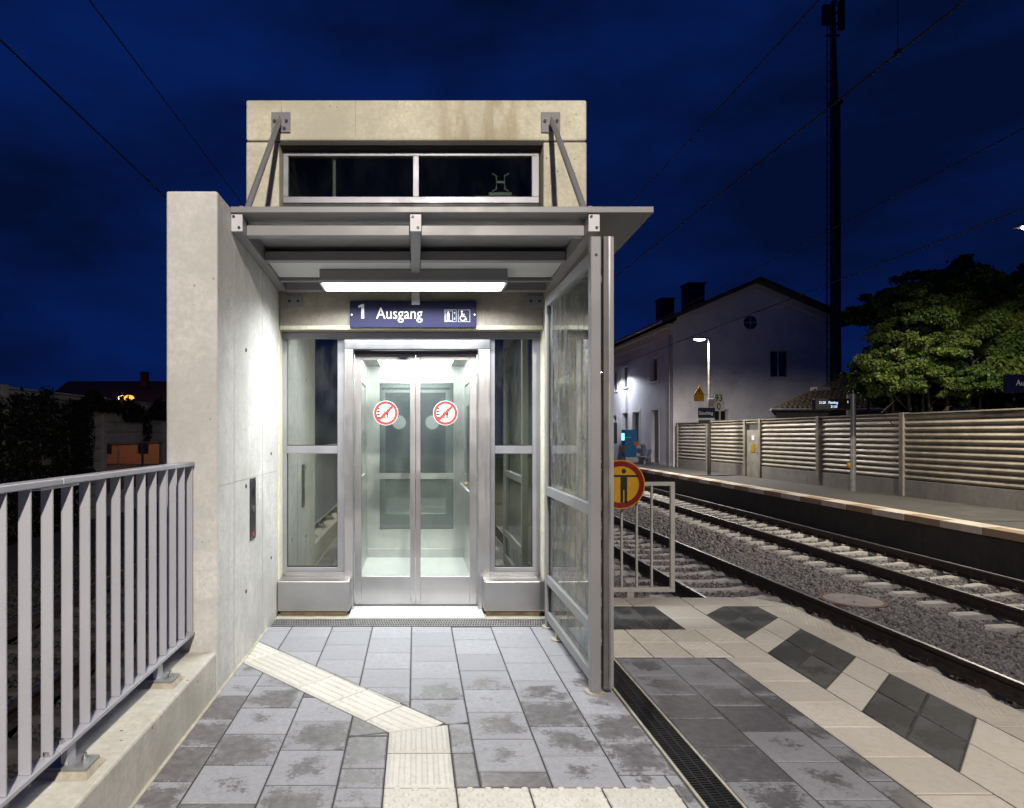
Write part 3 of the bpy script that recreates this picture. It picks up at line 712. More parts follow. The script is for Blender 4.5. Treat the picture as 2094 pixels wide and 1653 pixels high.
# intercom plate on the wing wall
ic = thing('intercom_panel', 'dark narrow intercom call panel set in the pale concrete wall', 'intercom', (-1.11, 4.43, .74))
MB().box(-1.112, -1.104, 4.357, 4.497, .737, 1.15).build('face_plate', 'panel', ic, .002)
MB().cyl((-1.105, 4.427, 1.055), .032, .004, 'X', 20).build('speaker_grille', 'ink', ic)
MB().cyl((-1.105, 4.427, .94), .024, .007, 'X', 20).build('call_button', 'zinc', ic)
MB().cyl((-1.105, 4.427, .94), .033, .003, 'X', 20).build('button_ring', 'ink', ic)
MB().box(-1.105, -1.103, 4.40, 4.45, .755, .785).build('red_mark', 'redsign', ic)
for yy, zz in ((4.37, 1.137), (4.484, 1.137), (4.37, .75), (4.484, .75)): MB().cyl((-1.105, yy, zz), .006, .003, 'X', 8).build('screw', 'zinc', ic)

# ------------------------------------------------------------------ drains
def drain(name, lab, along, a0, a1, c0, c1, gm, em):
    t_ = thing(name, lab, 'drain', ((a0+a1)/2, (c0+c1)/2, 0) if along == 'X' else ((c0+c1)/2, (a0+a1)/2, 0))
    def B(mb, p0, p1, q0, q1, z0, z1): return mb.box(p0, p1, q0, q1, z0, z1) if along == 'X' else mb.box(q0, q1, p0, p1, z0, z1)
    fr = MB()
    B(fr, a0, a1, c0, c0+.012, -.05, .001); B(fr, a0, a1, c1-.012, c1, -.05, .001); fr.build('channel_edge', em, t_)
    tr = MB(); B(tr, a0, a1, c0+.012, c1-.012, -.05, -.04); tr.build('channel_floor', 'black', t_)
    gr = MB(); w = c1-c0-.024; n = 3; s0 = c0+.012
    for i in range(n+1): B(gr, a0, a1, s0+w*i/n-(.004 if 0 < i < n else 0)+(0 if i < n else -.006), s0+w*i/n+(.004 if 0 < i < n else .006 if i == 0 else 0), -.022, -.001)
    p = a0
    k_ = 0
    while p < a1-.01:
        for i in range(n):
            o_ = .009 if i % 2 else 0
            if p+o_+.008 < a1: B(gr, p+o_, p+o_+.008, s0+w*i/n+.004, s0+w*(i+1)/n-.004, -.02, -.002)
        p += .019
    gr.build('grate', gm, t_); return t_
drain('drain_channel', 'narrow galvanised slotted drain across the lift threshold', 'X', -1.095, 1.20, 4.912, 5.10, 'zgrate', 'zgrate')
drain('drain_channel', 'black slotted drain running along the paving beside the glass screen', 'Y', .6, 4.84, 1.124, 1.286, 'grate', 'kerb')
box('paving_strip', 'kerb', plat, -1.108, 1.2, 5.102, 5.268, -.05, -.006)
box('paving_strip', 'kerb', plat, 1.2, 1.39, 4.9, 5.268, -.05, -.006)

# ------------------------------------------------------------------ glass screen
gs = thing('glass_screen', 'grey framed glass wind screen with wet panes right of doors', 'glass screen', (1.0, 4.25, 0))
XS0, XS1 = .972, 1.031
for (y0, y1, ztop) in ((3.61, 3.67, 2.55), (4.84, 4.90, 2.47)):
    p_ = MB().box(XS0, XS1, y0, y1, .012, ztop).build('post', 'paint', gs, .007)
    if y0 < 4: MB().cyl(((XS0+XS1)/2, y0-.003, 2.445), .008, .004, 'Y', 14).build('bolt_hole', 'ink', p_)
    MB().prism(circ((XS0+XS1)/2, (y0+y1)/2, .055, 14), 'Z', -.004, .014).build('grout_foot', 'grout', p_)
MB().box(.985, 1.015, 4.55, 4.59, 0, .07).prism(circ(1.0, 4.57, .05, 12), 'Z', -.004, .012).build('support_foot', 'grout', gs)
for z0, z1 in ((2.40, 2.47), (.992, 1.06), (.335, .40), (.065, .13)):
    MB().box(XS0+.002, XS1-.002, 3.671, 4.839, z0, z1).build('rail', 'paint', gs, .005)
for z0, z1 in ((.132, .333), (.402, .99), (1.062, 2.398)):
    box('pane', 'screen_glass', gs, .996, 1.004, 3.672, 4.838, z0, z1)
gk = MB()
for z0, z1 in ((.132, .333), (.402, .99), (1.062, 2.398)): gk.box(.99, 1.010, 4.815, 4.839, z0, z1)
gk.build('gasket', 'black', gs)
MB().box(1.041, 1.066, 3.60, 3.64, .04, 2.545).build('cover_strip', 'dark_pole', gs)
MB().box(1.068, 1.078, 3.60, 3.66, .04, 2.545).build('cover_strip', 'steel', gs)
MB().box(1.080, 1.098, 3.605, 3.66, .04, 2.545).build('cover_strip', 'paint', gs)
MB().box(1.03, 1.068, 3.645, 3.66, .3, .34).box(1.03, 1.068, 3.645, 3.66, 2.3, 2.34).build('strip_clip', 'paint', gs)

# ------------------------------------------------------------------ railing on the parapet
rl = thing('guard_railing', 'light grey steel railing of upright flat bars on the concrete parapet', 'railing', (-1.26, 2.4, .232))
XRc = -1.26
MB().box(XRc-.028, XRc+.026, 2.282, 3.632, 1.272, 1.296).build('top_rail', 'rail_paint', rl, .004)
MB().box(XRc-.028, XRc+.026, -1.0, 2.276, 1.272, 1.296).build('top_rail', 'rail_paint', rl, .004)
MB().box(XRc-.022, XRc+.020, 2.15, 2.40, 1.262, 1.2705).build('splice_plate', 'rail_paint', rl, .002)
MB().box(XRc-.028, XRc+.026, -1.0, 2.26, .332, .350).build('bottom_rail', 'rail_paint', rl, .003)
MB().box(XRc-.028, XRc+.026, 2.266, 3.632, .332, .350).build('bottom_rail', 'rail_paint', rl, .003)
pb = None
for i in range(37):
    yy = 3.615-.1265*i
    if pb is None: pb = MB().box(XRc-.0205, XRc+.0205, yy-.004, yy+.004, .351, 1.2705).build('baluster', 'rail_paint', rl, .0015); y0b = yy
    else: copy_tree(pb, rl, (0, yy-y0b, 0))
pf = None
for yy in (3.18, 2.36, 1.54, .72):
    if pf is None:
        pf = MB().box(XRc-.012, XRc+.012, yy-.03, yy+.03, .262, .3315).build('foot', 'rail_paint', rl, .002); yf = yy
        MB().box(XRc-.07, XRc+.09, yy-.05, yy+.05, .252, .264).build('base_plate', 'galv', pf, .002)
        MB().loft([[(XRc-.09, yy-.075, .2325), (XRc+.105, yy-.075, .2325), (XRc+.105, yy+.075, .2325), (XRc-.09, yy+.075, .2325)], [(XRc-.075, yy-.055, .251), (XRc+.093, yy-.055, .251), (XRc+.093, yy+.055, .251), (XRc-.075, yy+.055, .251)]]).build('grout_pad', 'grout', pf)
        MB().cyl((XRc+.06, yy, .264), .013, .014, 'Z', 6).cyl((XRc+.06, yy, .278), .007, .018, 'Z', 10).build('bolt', 'zinc', pf)
    else: copy_tree(pf, rl, (0, yy-yf, 0))
for yy in (2.215, 2.235, 2.30, 2.32):
    pass
MB().cyl((XRc+.0, 2.22, .35), .011, .016, 'Z', 6).cyl((XRc+.0, 2.31, .35), .011, .016, 'Z', 6).build('splice_bolt', 'zinc', rl)

# railing at the platform end with the round sign
er = thing('end_railing', 'short pale railing across the platform end by the tracks', 'railing', (1.85, 5.84, -.9))
YE = 5.86
MB().box(1.42, 2.33, YE-.02, YE+.02, .985, 1.02).build('top_rail', 'post_paint', er, .003)
MB().box(1.42, 2.33, YE-.02, YE+.02, .03, .07).build('bottom_rail', 'post_paint', er, .003)
MB().box(2.292, 2.33, YE-.019, YE+.019, .071, .984).build('end_post', 'post_paint', er, .003)
for xx in (1.46, 1.59, 1.72, 1.855, 1.99, 2.125): MB().box(xx-.007, xx+.007, YE-.015, YE+.015, .071, .984).build('baluster', 'post_paint', er)
for xx in (1.50, 1.93): MB().box(xx-.03, xx+.03, YE-.02, YE+.02, -1.1, .029).build('post', 'post_paint', er)
rs = thing('round_warning_sign', 'round yellow sign, red rim, black figure with outstretched arms', 'sign', (1.82, 5.75, .8))
cx, cz, y_ = 1.815, 1.003, 5.76
MB().prism(circ(cx, cz, .218, 56), 'Y', y_, y_+.012).build('sign_disc', 'yellow', rs, .003)
ring(MB(), cx, cz, .162, .208, y_-.0012, y_-.0002, 56).build('rim', 'darkred', rs)
fg = MB(); fx = cx+.028; y0_, y1_ = y_-.0012, y_-.0002
fg.prism(circ(fx, cz+.118, .021, 20), 'Y', y0_, y1_).box(fx-.125, fx+.125, y0_, y1_, cz+.066, cz+.085).box(fx-.03, fx+.03, y0_, y1_, cz-.05, cz+.066).box(fx-.03, fx-.005, y0_, y1_, cz-.16, cz-.05).box(fx+.005, fx+.03, y0_, y1_, cz-.16, cz-.05)
fg.build('figure', 'ink', rs)
MB().box(cx-.02, cx+.02, y_+.012, YE-.02, cz-.02, cz+.01).build('clamp', 'galv', rs)

# ------------------------------------------------------------------ ballast and tracks
def stones(n, xr, yr, size, zj, mask=None, loc=(0, 0, 0)):
    x = rng.uniform(*xr, n); y = rng.uniform(*yr, n)
    if mask is not None: k = mask(x, y); x, y = x[k], y[k]; n = len(x)
    c = np.array([(sx, sy, sz) for sz in (-1, 1) for sy in (-1, 1) for sx in (-1, 1)], float)
    v = np.repeat(c[None], n, 0)*rng.uniform(.55, 1.1, (n, 8, 1))
    v += rng.normal(0, .16, (n, 8, 3))
    v *= (size*rng.uniform(.55, 1.25, (n, 1, 1)))*rng.uniform(.6, 1.1, (n, 1, 3))*.5
    q = rng.normal(size=(n, 4)); q /= np.linalg.norm(q, axis=1, keepdims=True); w, a, b, c_ = q.T
    Rm = np.stack([1-2*(b*b+c_*c_), 2*(a*b-w*c_), 2*(a*c_+w*b), 2*(a*b+w*c_), 1-2*(a*a+c_*c_), 2*(b*c_-w*a), 2*(a*c_-w*b), 2*(b*c_+w*a), 1-2*(a*a+b*b)], 1).reshape(n, 3, 3)
    v = np.einsum('nij,nkj->nki', Rm, v)
    z = BZ-.012+rng.uniform(-zj, zj, n)+.012*np.sin(x*2.1+y*.7)
    v += np.stack([x, y, z], 1)[:, None]
    f = np.array([(0, 2, 3, 1), (4, 5, 7, 6), (0, 1, 5, 4), (2, 6, 7, 3), (0, 4, 6, 2), (1, 3, 7, 5)])
    f = (f[None]+8*np.arange(n)[:, None, None]).reshape(-1, 4)
    return v.reshape(-1, 3), f
def mask_r(x, y):
    return (x < fe(y)+.05) & ((y > 5.85) | (x > 3.2))
parts = [stones(62000, (1.5, 10.8), (4.6, 14), .064, .018, mask_r), stones(52000, (1.5, 11.6), (14, 40), .075, .02, mask_r)]
vv = np.concatenate([p[0] for p in parts]); ff = np.concatenate([parts[0][1], parts[1][1]+len(parts[0][0])])
bl = np_mesh('ballast', vv, ff, 'ballast'); kind(bl, 'stuff'); tag(bl, 'grey crushed stone ballast around the two right hand tracks', 'ballast')
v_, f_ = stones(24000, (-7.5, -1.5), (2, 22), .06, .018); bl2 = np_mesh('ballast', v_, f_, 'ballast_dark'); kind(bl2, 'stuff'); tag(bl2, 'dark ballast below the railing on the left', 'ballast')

sm = MB(); rings = []
for u, ht, wt in ((-1.30, -.05, .07), (-1.24, -.012, .085), (-.98, 0, .085), (-.55, 0, .085), (-.42, -.02, .075), (-.25, -.036, .07), (0, -.04, .07), (.25, -.036, .07), (.42, -.02, .075), (.55, 0, .085), (.98, 0, .085), (1.24, -.012, .085), (1.30, -.05, .07)):
    rings.append([(u, -.15, -.2), (u, .15, -.2), (u, wt+.03, ht-.05), (u, wt, ht-.006), (u, wt-.012, ht), (u, -wt+.012, ht), (u, -wt, ht-.006), (u, -wt-.03, ht-.05)])
sm.loft(rings); SLEEP = sm.mesh('sleeper', (0, 0, 0)); SLEEP.materials.append(M['sleeper'])
RP = [(-.075, 0), (.075, 0), (.075, .012), (.012, .03), (.009, .12), (.035, .133), (.036, .158), (.026, .171), (-.026, .171), (-.036, .158), (-.035, .133), (-.009, .12), (-.012, .03), (-.075, .012)]
SLEEPD = SLEEP.copy(); SLEEPD.materials[0] = m_plain('shaded_sleeper_concrete', (.08, .07, .06), .85, var=.3)  # sleeper copy with near-black colour, painting the left track as unlit
def track(label, cfun, y0, y1, loc, group='railway tracks', sl=SLEEP):
    t_ = thing('railway_track', label, 'railway track', loc, group)
    for s_ in (-1, 1):
        pts = np.linspace(y0, y1, 12); m_ = MB()
        m_.loft([[(cfun(yy)+s_*.753+px_, yy, RT-.171+pz_) for px_, pz_ in RP] for yy in pts]); r_ = m_.build('rail', 'rail', t_)
        m_ = MB(); m_.loft([[(cfun(yy)+s_*.753+px_, yy, RT+pz_) for px_, pz_ in ((-.024, -.003), (.024, -.003), (.02, .0015), (-.02, .0015))] for yy in pts]); m_.build('running_surface', 'railtop', r_)
    yy = y0; cl = MB(); ang = math.atan2(cfun(y1)-cfun(y0), y1-y0)
    while yy < y1:
        o = bpy.data.objects.new('sleeper', sl); link(o, t_, (cfun(yy), yy, RT-.183)); o.rotation_euler.z = -ang+random.uniform(-.006, .006)
        if yy < 28:
            for s_ in (-1, 1):
                for q in (-1, 1): xx = cfun(yy)+s_*.753+q*.09; cl.box(xx-.03, xx+.03, yy-.05, yy+.05, RT-.183, RT-.145); cl.cyl((xx, yy, RT-.146), .016, .035, 'Z', 6)
        yy += .6
    kind(cl.build('rail_clips', 'clip', t_), 'stuff'); return t_
T1 = 4.84
track('railway track nearest the paved platform end, passing the end railing', lambda y: T1, 3.4, 62, (T1, 20, -1.05))
track('railway track farther right below the opposite platform edge', t2c, 4.2, 66, (9.2, 20, -1.05))
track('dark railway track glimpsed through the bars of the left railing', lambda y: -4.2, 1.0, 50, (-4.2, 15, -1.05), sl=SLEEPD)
mh = thing('manhole_cover', 'round pinkish concrete cover lying in the ballast between tracks', 'manhole cover', (6.6, 9.85, -1.1))
MB().prism(circ(6.62, 9.85, .39, 32), 'Z', -1.15, -1.055).build('lid', 'manhole', mh, .01)
m_ = MB(); n = 32
for k in range(n):
    a0, a1 = 2*math.pi*k/n, 2*math.pi*(k+1)/n; m_.prism([(6.62+.395*math.cos(a0), 9.85+.395*math.sin(a0)), (6.62+.44*math.cos(a0), 9.85+.44*math.sin(a0)), (6.62+.44*math.cos(a1), 9.85+.44*math.sin(a1)), (6.62+.395*math.cos(a1), 9.85+.395*math.sin(a1))], 'Z', -1.15, -1.06)
m_.build('rim', m_plain('rusty_brown_rim', (.2, .1, .08), .8), mh)

# ------------------------------------------------------------------ overhead wires
def wire(label, x, z0, sag, r, y0=-3, y1=75, xf=None, grp='overhead wires'):
    pts = []
    for k in range(40):
        t = k/39; yy = y0+(y1-y0)*t; ph = ((yy+8) % 62)/62; pts.append(((xf(yy) if xf else x), yy, z0-sag*4*ph*(1-ph)))
    o = MB().tube(pts, r, 6).build('overhead_wire', 'cable'); tag(o, label, 'wire', grp); return o
wire('lower contact wire crossing the sky above the nearer right track', 4.84, 5.30, .04, .0105)
wire('upper wire left of the contact wire over the nearer right track', 4.84, 6.75, .12, .0095)
wire('low contact wire reaching the right edge just above the lamp', 8.7, 4.72, .04, .0105, xf=t2c)
wire('thin upper wire over the far right track, below the contact wire of the near one', 8.7, 5.92, .1, .0095, xf=t2c)
wire('outer overhead wire at the far left edge of the sky', -4.0, 5.28, .05, .0105)
wire('inner overhead wire ending behind the concrete side wall', -4.0, 6.85, .1, .0095)
dp = MB().tube([(4.84, 6.53, 5.27), (4.84, 6.53, 6.66)], .004, 6).box(4.825, 4.855, 6.50, 6.56, 5.25, 5.31).build('wire_dropper', 'cable'); tag(dp, 'short upright dropper clamped to the contact wire', 'wire')

# ------------------------------------------------------------------ platform lamps
def lamp_light(name, loc, power, col, size=165, blend=.25, rad=.12):
    d = bpy.data.lights.new(name, 'SPOT'); d.energy = power; d.color = col; d.spot_size = R(size); d.spot_blend = blend; d.shadow_soft_size = rad
    o = bpy.data.objects.new(name, d); C.objects.link(o); o.location = loc; return o
def platform_lamp(label, x, y, z0, h, dirx, power, col, est=60, pole='dark_pole', cone=168, blend=.25):
    t_ = thing('platform_lamp', label, 'lamp post', (x, y, z0), 'platform lamp posts')
    MB().tube([(x, y, z0), (x, y, z0+2.2), (x, y, z0+2.25), (x, y, z0+h)], [.075, .075, .05, .042], 12).build('pole', pole, t_, smooth=True)
    MB().box(x-.12, x+.12, y-.12, y+.12, z0+.0, z0+.02).build('base_plate', 'galv', t_)
    x0, x1 = sorted((x+dirx*.06, x+dirx*.72))
    MB().loft([[(x0, y-.11, z0+h-.02), (x1, y-.11, z0+h-.02), (x1, y+.11, z0+h-.02), (x0, y+.11, z0+h-.02)], [(x0+.03, y-.09, z0+h+.05), (x1-.03, y-.09, z0+h+.05), (x1-.03, y+.09, z0+h+.05), (x0+.03, y+.09, z0+h+.05)]]).build('lamp_head', 'galv', t_, .004)
    MB().box(x-.05, x+.05, y-.05, y+.05, z0+h-.05, z0+h+.04).build('neck', 'galv', t_)
    em = m_emit('lamp_led', col, est)
    MB().sphere(((x0+x1)/2-.01, y, z0+h-.022), .1, 12, (2.3, .85, .62)).build('lamp_lens', em, t_, smooth=True)
    l_ = lamp_light('lamp_glow', (0, 0, 0), power, col, cone, blend); l_.parent = t_; l_.location = (dirx*.4, 0, h-.12)
    return t_
platform_lamp('lit lamp post with signs standing before the white house', 12.36, 27.4, ZF, 5.75, -1, 2700, (1, .93, .84), cone=180, blend=.7)
platform_lamp('lamp post at the right picture edge whose head shines above the tree', 13.02, 13.3, ZF, 5.98, -1, 2300, (1, .9, .72), cone=180, blend=.5)
platform_lamp('distant lamp lighting the white house front beside the ticket machine', 12.6, 42.0, ZF, 5.75, -1, 800, (.82, .88, 1))
platform_lamp('lamp post on the near platform lighting the paving from behind the viewer', .9, -3.2, -.05, 5.7, -1, 3700, (1, .92, .82), cone=179, blend=.05)

# things on the first lamp post
lx, ly = 12.36, 27.4
ws = thing('hazard_sign', 'yellow sign with a triangular top on the lamp post', 'sign', (11.95, 27.3, 2.7))
c = at(1429.5, 806, 27.3)
MB().prism([(c.x-.21, c.z-.31), (c.x+.21, c.z-.31), (c.x+.21, c.z-.02), (c.x, c.z+.34), (c.x-.21, c.z-.02)], 'Y', 27.29, 27.31).build('sign_plate', 'yellow', ws)
b = MB()
for (p, q) in (((-.17, 0), (0, .28)), ((0, .28), (.17, 0)), ((.17, 0), (-.17, 0))):
    p, q = Vector(p), Vector(q); d_ = (q-p).normalized(); nn_ = Vector((-d_.y, d_.x))*.012
    b.prism([(c.x+p.x+nn_.x, c.z+p.y+nn_.y), (c.x+q.x+nn_.x, c.z+q.y+nn_.y), (c.x+q.x-nn_.x, c.z+q.y-nn_.y), (c.x+p.x-nn_.x, c.z+p.y-nn_.y)], 'Y', 27.284, 27.2895)
b.prism([(c.x-.03, c.z+.17), (c.x+.03, c.z+.17), (c.x+.0, c.z+.11), (c.x+.035, c.z+.11), (c.x-.02, c.z+.03), (c.x-.0, c.z+.09), (c.x-.035, c.z+.09)], 'Y', 27.284, 27.2895)
b.build('triangle', 'ink', ws)
MB().box(c.x+.2, lx-.04, 27.33, 27.36, c.z-.05, c.z-.02).box(c.x+.1, c.x+.22, 27.31, 27.36, c.z-.05, c.z-.02).build('bracket', 'galv', ws)
ks = thing('kilometre_board', 'pale board with black digits 93 over 0 beside the lamp post', 'sign', (12.75, 27.5, 2.4))
a0 = at(1458, 803, 27.4); a1 = at(1481, 841, 27.4)
MB().box(a0.x, a1.x, 27.39, 27.41, a1.z, a0.z).build('board', m_plain('pale_board', (.5, .5, .45), .5), ks)
text('digits', '93', .40, ((a0.x+a1.x)/2, 27.385, a0.z-.36), 'ink', ks, 'CENTER', sx=.85, bold=.004)
text('digits', '0', .40, ((a0.x+a1.x)/2, 27.385, a1.z+.06), 'ink', ks, 'CENTER', sx=.85, bold=.004)
MB().box(lx, a0.x+.05, 27.42, 27.45, a0.z-.4, a0.z-.36).build('bracket', 'galv', ks)
MB().box(lx+.06, lx+.26, 27.25, 27.37, c.z-.62, c.z-.32)
jb = box('junction_box', 'galv', None, lx-.12, lx+.12, 27.19, 27.34, at(0, 832, 27.3).z, at(0, 816, 27.3).z, .01); tag(jb, 'small grey box on the lamp post above the name sign', 'box')
sn = thing('station_name_sign', 'dark blue station name sign turned on the lamp post', 'sign', (12.3, 27.2, 2.2))
rz = R(-16); ca, sa = math.cos(rz), math.sin(rz)
def rotp(x, y, z): return (lx-.02+x*ca-y*sa, 27.12+x*sa+y*ca, z)
z0s, z1s = at(0, 855, 27.2).z, at(0, 834, 27.2).z
MB().box(-.52, .13, -.02, .02, z0s, z1s).map(rotp).build('sign_plate', 'blue', sn)
text('lettering', 'Sünching', .19, rotp(-.49, -.026, z0s+.14), 'white', sn, rz=rz, sx=.8, bold=.003)
MB().box(-.50, .05, -.03, .03, z0s-.075, z0s-.01).map(rotp).build('light_bar', 'white', sn)
sp_ = MB().box(-.50, -.1, -.1, .06, z0s-.24, z0s-.085).map(rotp).build('loudspeaker', 'bolt', None, .01); tag(sp_, 'black loudspeaker box under the station name sign', 'loudspeaker')

# exit sign at the right edge
ex = thing('exit_sign', 'dark blue Ausgang sign cut by the right picture edge', 'sign', (12.3, 13.1, 2.3))
a0 = at(2052, 766, 13.1)
MB().box(a0.x, a0.x+1.3, 13.09, 13.11, a0.z-.37, a0.z).build('sign_plate', 'blue', ex)
text('lettering', 'Ausgang', .165, (a0.x+.24, 13.085, a0.z-.225), 'white', ex, sx=.9)
MB().box(12.99, 13.05, 13.11, 13.26, a0.z-.3, a0.z-.05).build('clamp', 'galv', ex)

# departure display on its post
px_ = 13.2; py_ = 19.7
dpst = thing('display_post', 'grey post before the noise barrier holding the departure display', 'post', (px_, py_, ZF))
MB().tube([(px_+.05, py_, ZF), (px_+.05, py_, at(0, 806, py_).z)], .075, 14).build('pole', 'galv', dpst, smooth=True)
MB().box(px_-.13, px_-.03, py_-.04, py_+.04, at(0, 850, py_).z, at(0, 808, py_).z).build('bracket', 'galv', dpst)
MB().cyl((px_+.05, py_, at(0, 806, py_).z), .02, .12, 'Z').build('finial', 'galv', dpst)
MB().box(px_-.055, px_-.02, py_-.05, py_-.02, ZF, at(0, 850, py_).z).build('cable_duct', 'galv', dpst)
dd_ = thing('departure_display', 'black platform display with small white lettering', 'display', (12.5, py_, 2.1))
a0 = at(1664, 816, py_); a1 = at(1733, 838, py_)
MB().box(a0.x, px_-.09, py_-.1, py_+.1, a1.z, a0.z).build('housing', 'black', dd_, .01)
text('time', '21:20', .10, (a0.x+.1, py_-.103, a0.z-.15), 'led', dd_, sx=.9)
text('destination', 'Plattling', .10, (a0.x+.38, py_-.103, a0.z-.15), 'led', dd_, sx=.9)
text('second_line', '21:52', .10, (a0.x+.45, py_-.103, a0.z-.27), 'led', dd_, sx=.9)
text('track', '1', .10, (a0.x+.94, py_-.103, a0.z-.13), 'led', dd_)
ab = MB().sphere((px_-.09, py_-.02, at(0, 952, py_).z), .07, 10, (1, .8, 1.3)).build('info_button', 'yellow', None, smooth=True); tag(ab, 'small yellow information button on the display post', 'button')
MB().box(0, .01, 0, .01, 0, .01)

# ------------------------------------------------------------------ noise barrier on the right
nb = thing('noise_barrier', 'metal noise barrier of horizontal ribs behind the far platform', 'noise barrier', (13.7, 24, ZF))
NX = 13.65; NT = 2.0; PL = .18
m_post = m_plain('barrier_post', (.3, .28, .24), .6, var=.2, scale=3, dirt=(.18, .16, .12))
posts = [33.85, 30.4, 26.9, 25.72, 22.0, 18.2, 14.2, 10.2]
for yy in posts: MB().box(NX-.08, NX+.12, yy-.08, yy+.08, ZF, NT+.05).build('post', m_post, nb, .006)
NS = 11; dz = (NT-PL)/NS
for a, b in zip(posts[:-1], posts[1:]):
    door = (a == 26.9)
    y0, y1 = b+.085, a-.085
    if door:
        f_ = MB().box(NX, NX+.05, y0, y1, ZF+.01, 1.62).build('door', m_post, nb)
        MB().box(NX-.012, NX-.001, y0+.35, y0+.62, .72, 1.05).build('notice', 'yellow', f_); MB().box(NX-.012, NX-.001, y0+.4, y0+.6, 1.2, 1.4).build('notice', 'white', f_)
        MB().box(NX-.05, NX, y0+.06, y0+.12, .65, .72).build('handle', 'zinc', f_)
        zs = [NT-dz]
    else:
        MB().box(NX-.03, NX+.08, y0, y1, ZF, PL-.004).build('plinth_panel', 'plinth', nb, .006)
        zs = [PL+k*dz for k in range(NS)]
    for z in zs:
        MB().prism([(NX+.10, z+.004), (NX+.05, z+.004), (NX-.028, z+dz*.36), (NX-.034, z+dz*.46), (NX-.028, z+dz*.6), (NX+.012, z+dz*.93), (NX+.05, z+dz-.003), (NX+.10, z+dz-.003)], 'Y', y0, y1).build('slat', 'slat', nb)
MB().box(NX-.06, NX+.11, 10.3, 33.8, NT+.002, NT+.035).build('top_cap', 'slat', nb)

# ------------------------------------------------------------------ the house
hs = thing('station_house', 'two storey pale plastered house with round gable window and chimneys', 'house', (17.8, 45, ZF))
HX0, HX1, HY0, HY1 = 13.62, 22.0, 34.3, 60.; HE = 7.25
def side_rect(x0, x1, y0, y1):           # pixels -> (y0,y1,z0,z1) on the track-side wall
    ya, yb = depth_at(x1, HX0), depth_at(x0, HX0); ym = (ya+yb)/2
    return (ya, yb, H-(y1-PYC)/F*ym, H-(y0-PYC)/F*ym)
def gable_rect(x0, x1, y0, y1):
    p, q = at(x0, y1, HY0), at(x1, y0, HY0); return (p.x, q.x, p.z, q.z)
sideW = [side_rect(1272, 1284, 750, 793), side_rect(1331, 1345.5, 732, 780), side_rect(1273, 1285, 845, 884), side_rect(1294, 1308, 843, 914), side_rect(1252.5, 1262, 760, 800), side_rect(1253, 1261, 850, 890)]
sideD = side_rect(1332.5, 1347, 839, 945); sideD = (sideD[0], sideD[1], ZF+.05, sideD[3])
gabW = [gable_rect(1575, 1614, 717, 772), gable_rect(1461, 1489, 838, 862)]
wm = wall_open('X', HX0, .4, HY0+.4, HY1, ZF, HE, sideW+[sideD]); wm.build('wall', 'plaster', hs)
wm = wall_open('Y', HY0, .4, HX0, HX1, ZF, HE, gabW); xm = (HX0+HX1)/2
wm.prism([(HX0, HE), (HX1, HE), (HX1, HE+.15), (xm, HE+.15+.43*(xm-HX0)), (HX0, HE+.15)], 'Y', HY0, HY0+.4); wm.build('wall', 'plaster', hs)
MB().box(HX1-.4, HX1, HY0+.4, HY1, ZF, HE).box(HX0, HX1, HY1, HY1+.4, ZF, HE).build('wall', 'plaster', hs)
def hwin(axis, r, name='window'):
    u0, u1, z0, z1 = r; um = (u0+u1)/2; w = .07
    B = (lambda mb, a, b, d0, d1, c, d: mb.box(a, b, HY0+d0, HY0+d1, c, d)) if axis == 'Y' else (lambda mb, a, b, d0, d1, c, d: mb.box(HX0+d0, HX0+d1, a, b, c, d))
    m_ = MB(); B(m_, u0, u0+w, .16, .22, z0, z1); B(m_, u1-w, u1, .16, .22, z0, z1); B(m_, u0+w, u1-w, .16, .22, z0, z0+w); B(m_, u0+w, u1-w, .16, .22, z1-w, z1); B(m_, um-.04, um+.04, .15, .22, z0+w, z1-w)
    f_ = m_.build(name, 'wood', hs)
    for a, b in ((u0+w, um-.04), (um+.04, u1-w)): m_ = MB(); B(m_, a, b, .19, .21, z0+w, z1-w); m_.build('pane', 'pane', f_)
    m_ = MB(); B(m_, u0-.13, u0-.002, -.025, .0, z0-.1, z1+.13); B(m_, u1+.002, u1+.13, -.025, .0, z0-.1, z1+.13); B(m_, u0, u1, -.025, .0, z1+.002, z1+.13); m_.build('surround', 'trim', f_)
    m_ = MB(); B(m_, u0-.16, u1+.16, -.08, .14, z0-.1, z0-.003); m_.build('sill', 'trim', f_)
for r in sideW: hwin('X', r)
for r in gabW: hwin('Y', r)
dr = MB().box(HX0+.18, HX0+.24, sideD[0], sideD[1], ZF, sideD[3]).build('door', m_plain('grey_house_door', (.3, .28, .26), .5), hs)
MB().box(HX0-.03, HX0, sideD[0]-.16, sideD[0]-.002, ZF, sideD[3]+.18).box(HX0-.03, HX0, sideD[1]+.002, sideD[1]+.16, ZF, sideD[3]+.18).box(HX0-.03, HX0, sideD[0], sideD[1], sideD[3]+.002, sideD[3]+.18).build('surround', 'trim', dr)
c = at(1534, 660, HY0)
rw_ = MB().prism(circ(c.x, c.z, .36, 28), 'Y', HY0-.012, HY0-.002).build('round_window', 'pane', hs)
MB().box(c.x-.02, c.x+.02, HY0-.03, HY0-.013, c.z-.35, c.z+.35).box(c.x-.35, c.x+.35, HY0-.028, HY0-.013, c.z-.02, c.z+.02).build('glazing_bar', 'wood', rw_)
ring(MB(), c.x, c.z, .36, .5, HY0-.03, HY0-.001, 28).build('surround', 'trim', rw_)
ax = 17.92; az = 9.63; k_ = .43
rf = MB()
for s_ in (-1, 1):
    e_ = 5.1; rf.prism([(ax, az), (ax, az-.22), (ax+s_*e_, az-.22-k_*e_), (ax+s_*e_, az-k_*e_)], 'Y', HY0-.55, HY1+.9)
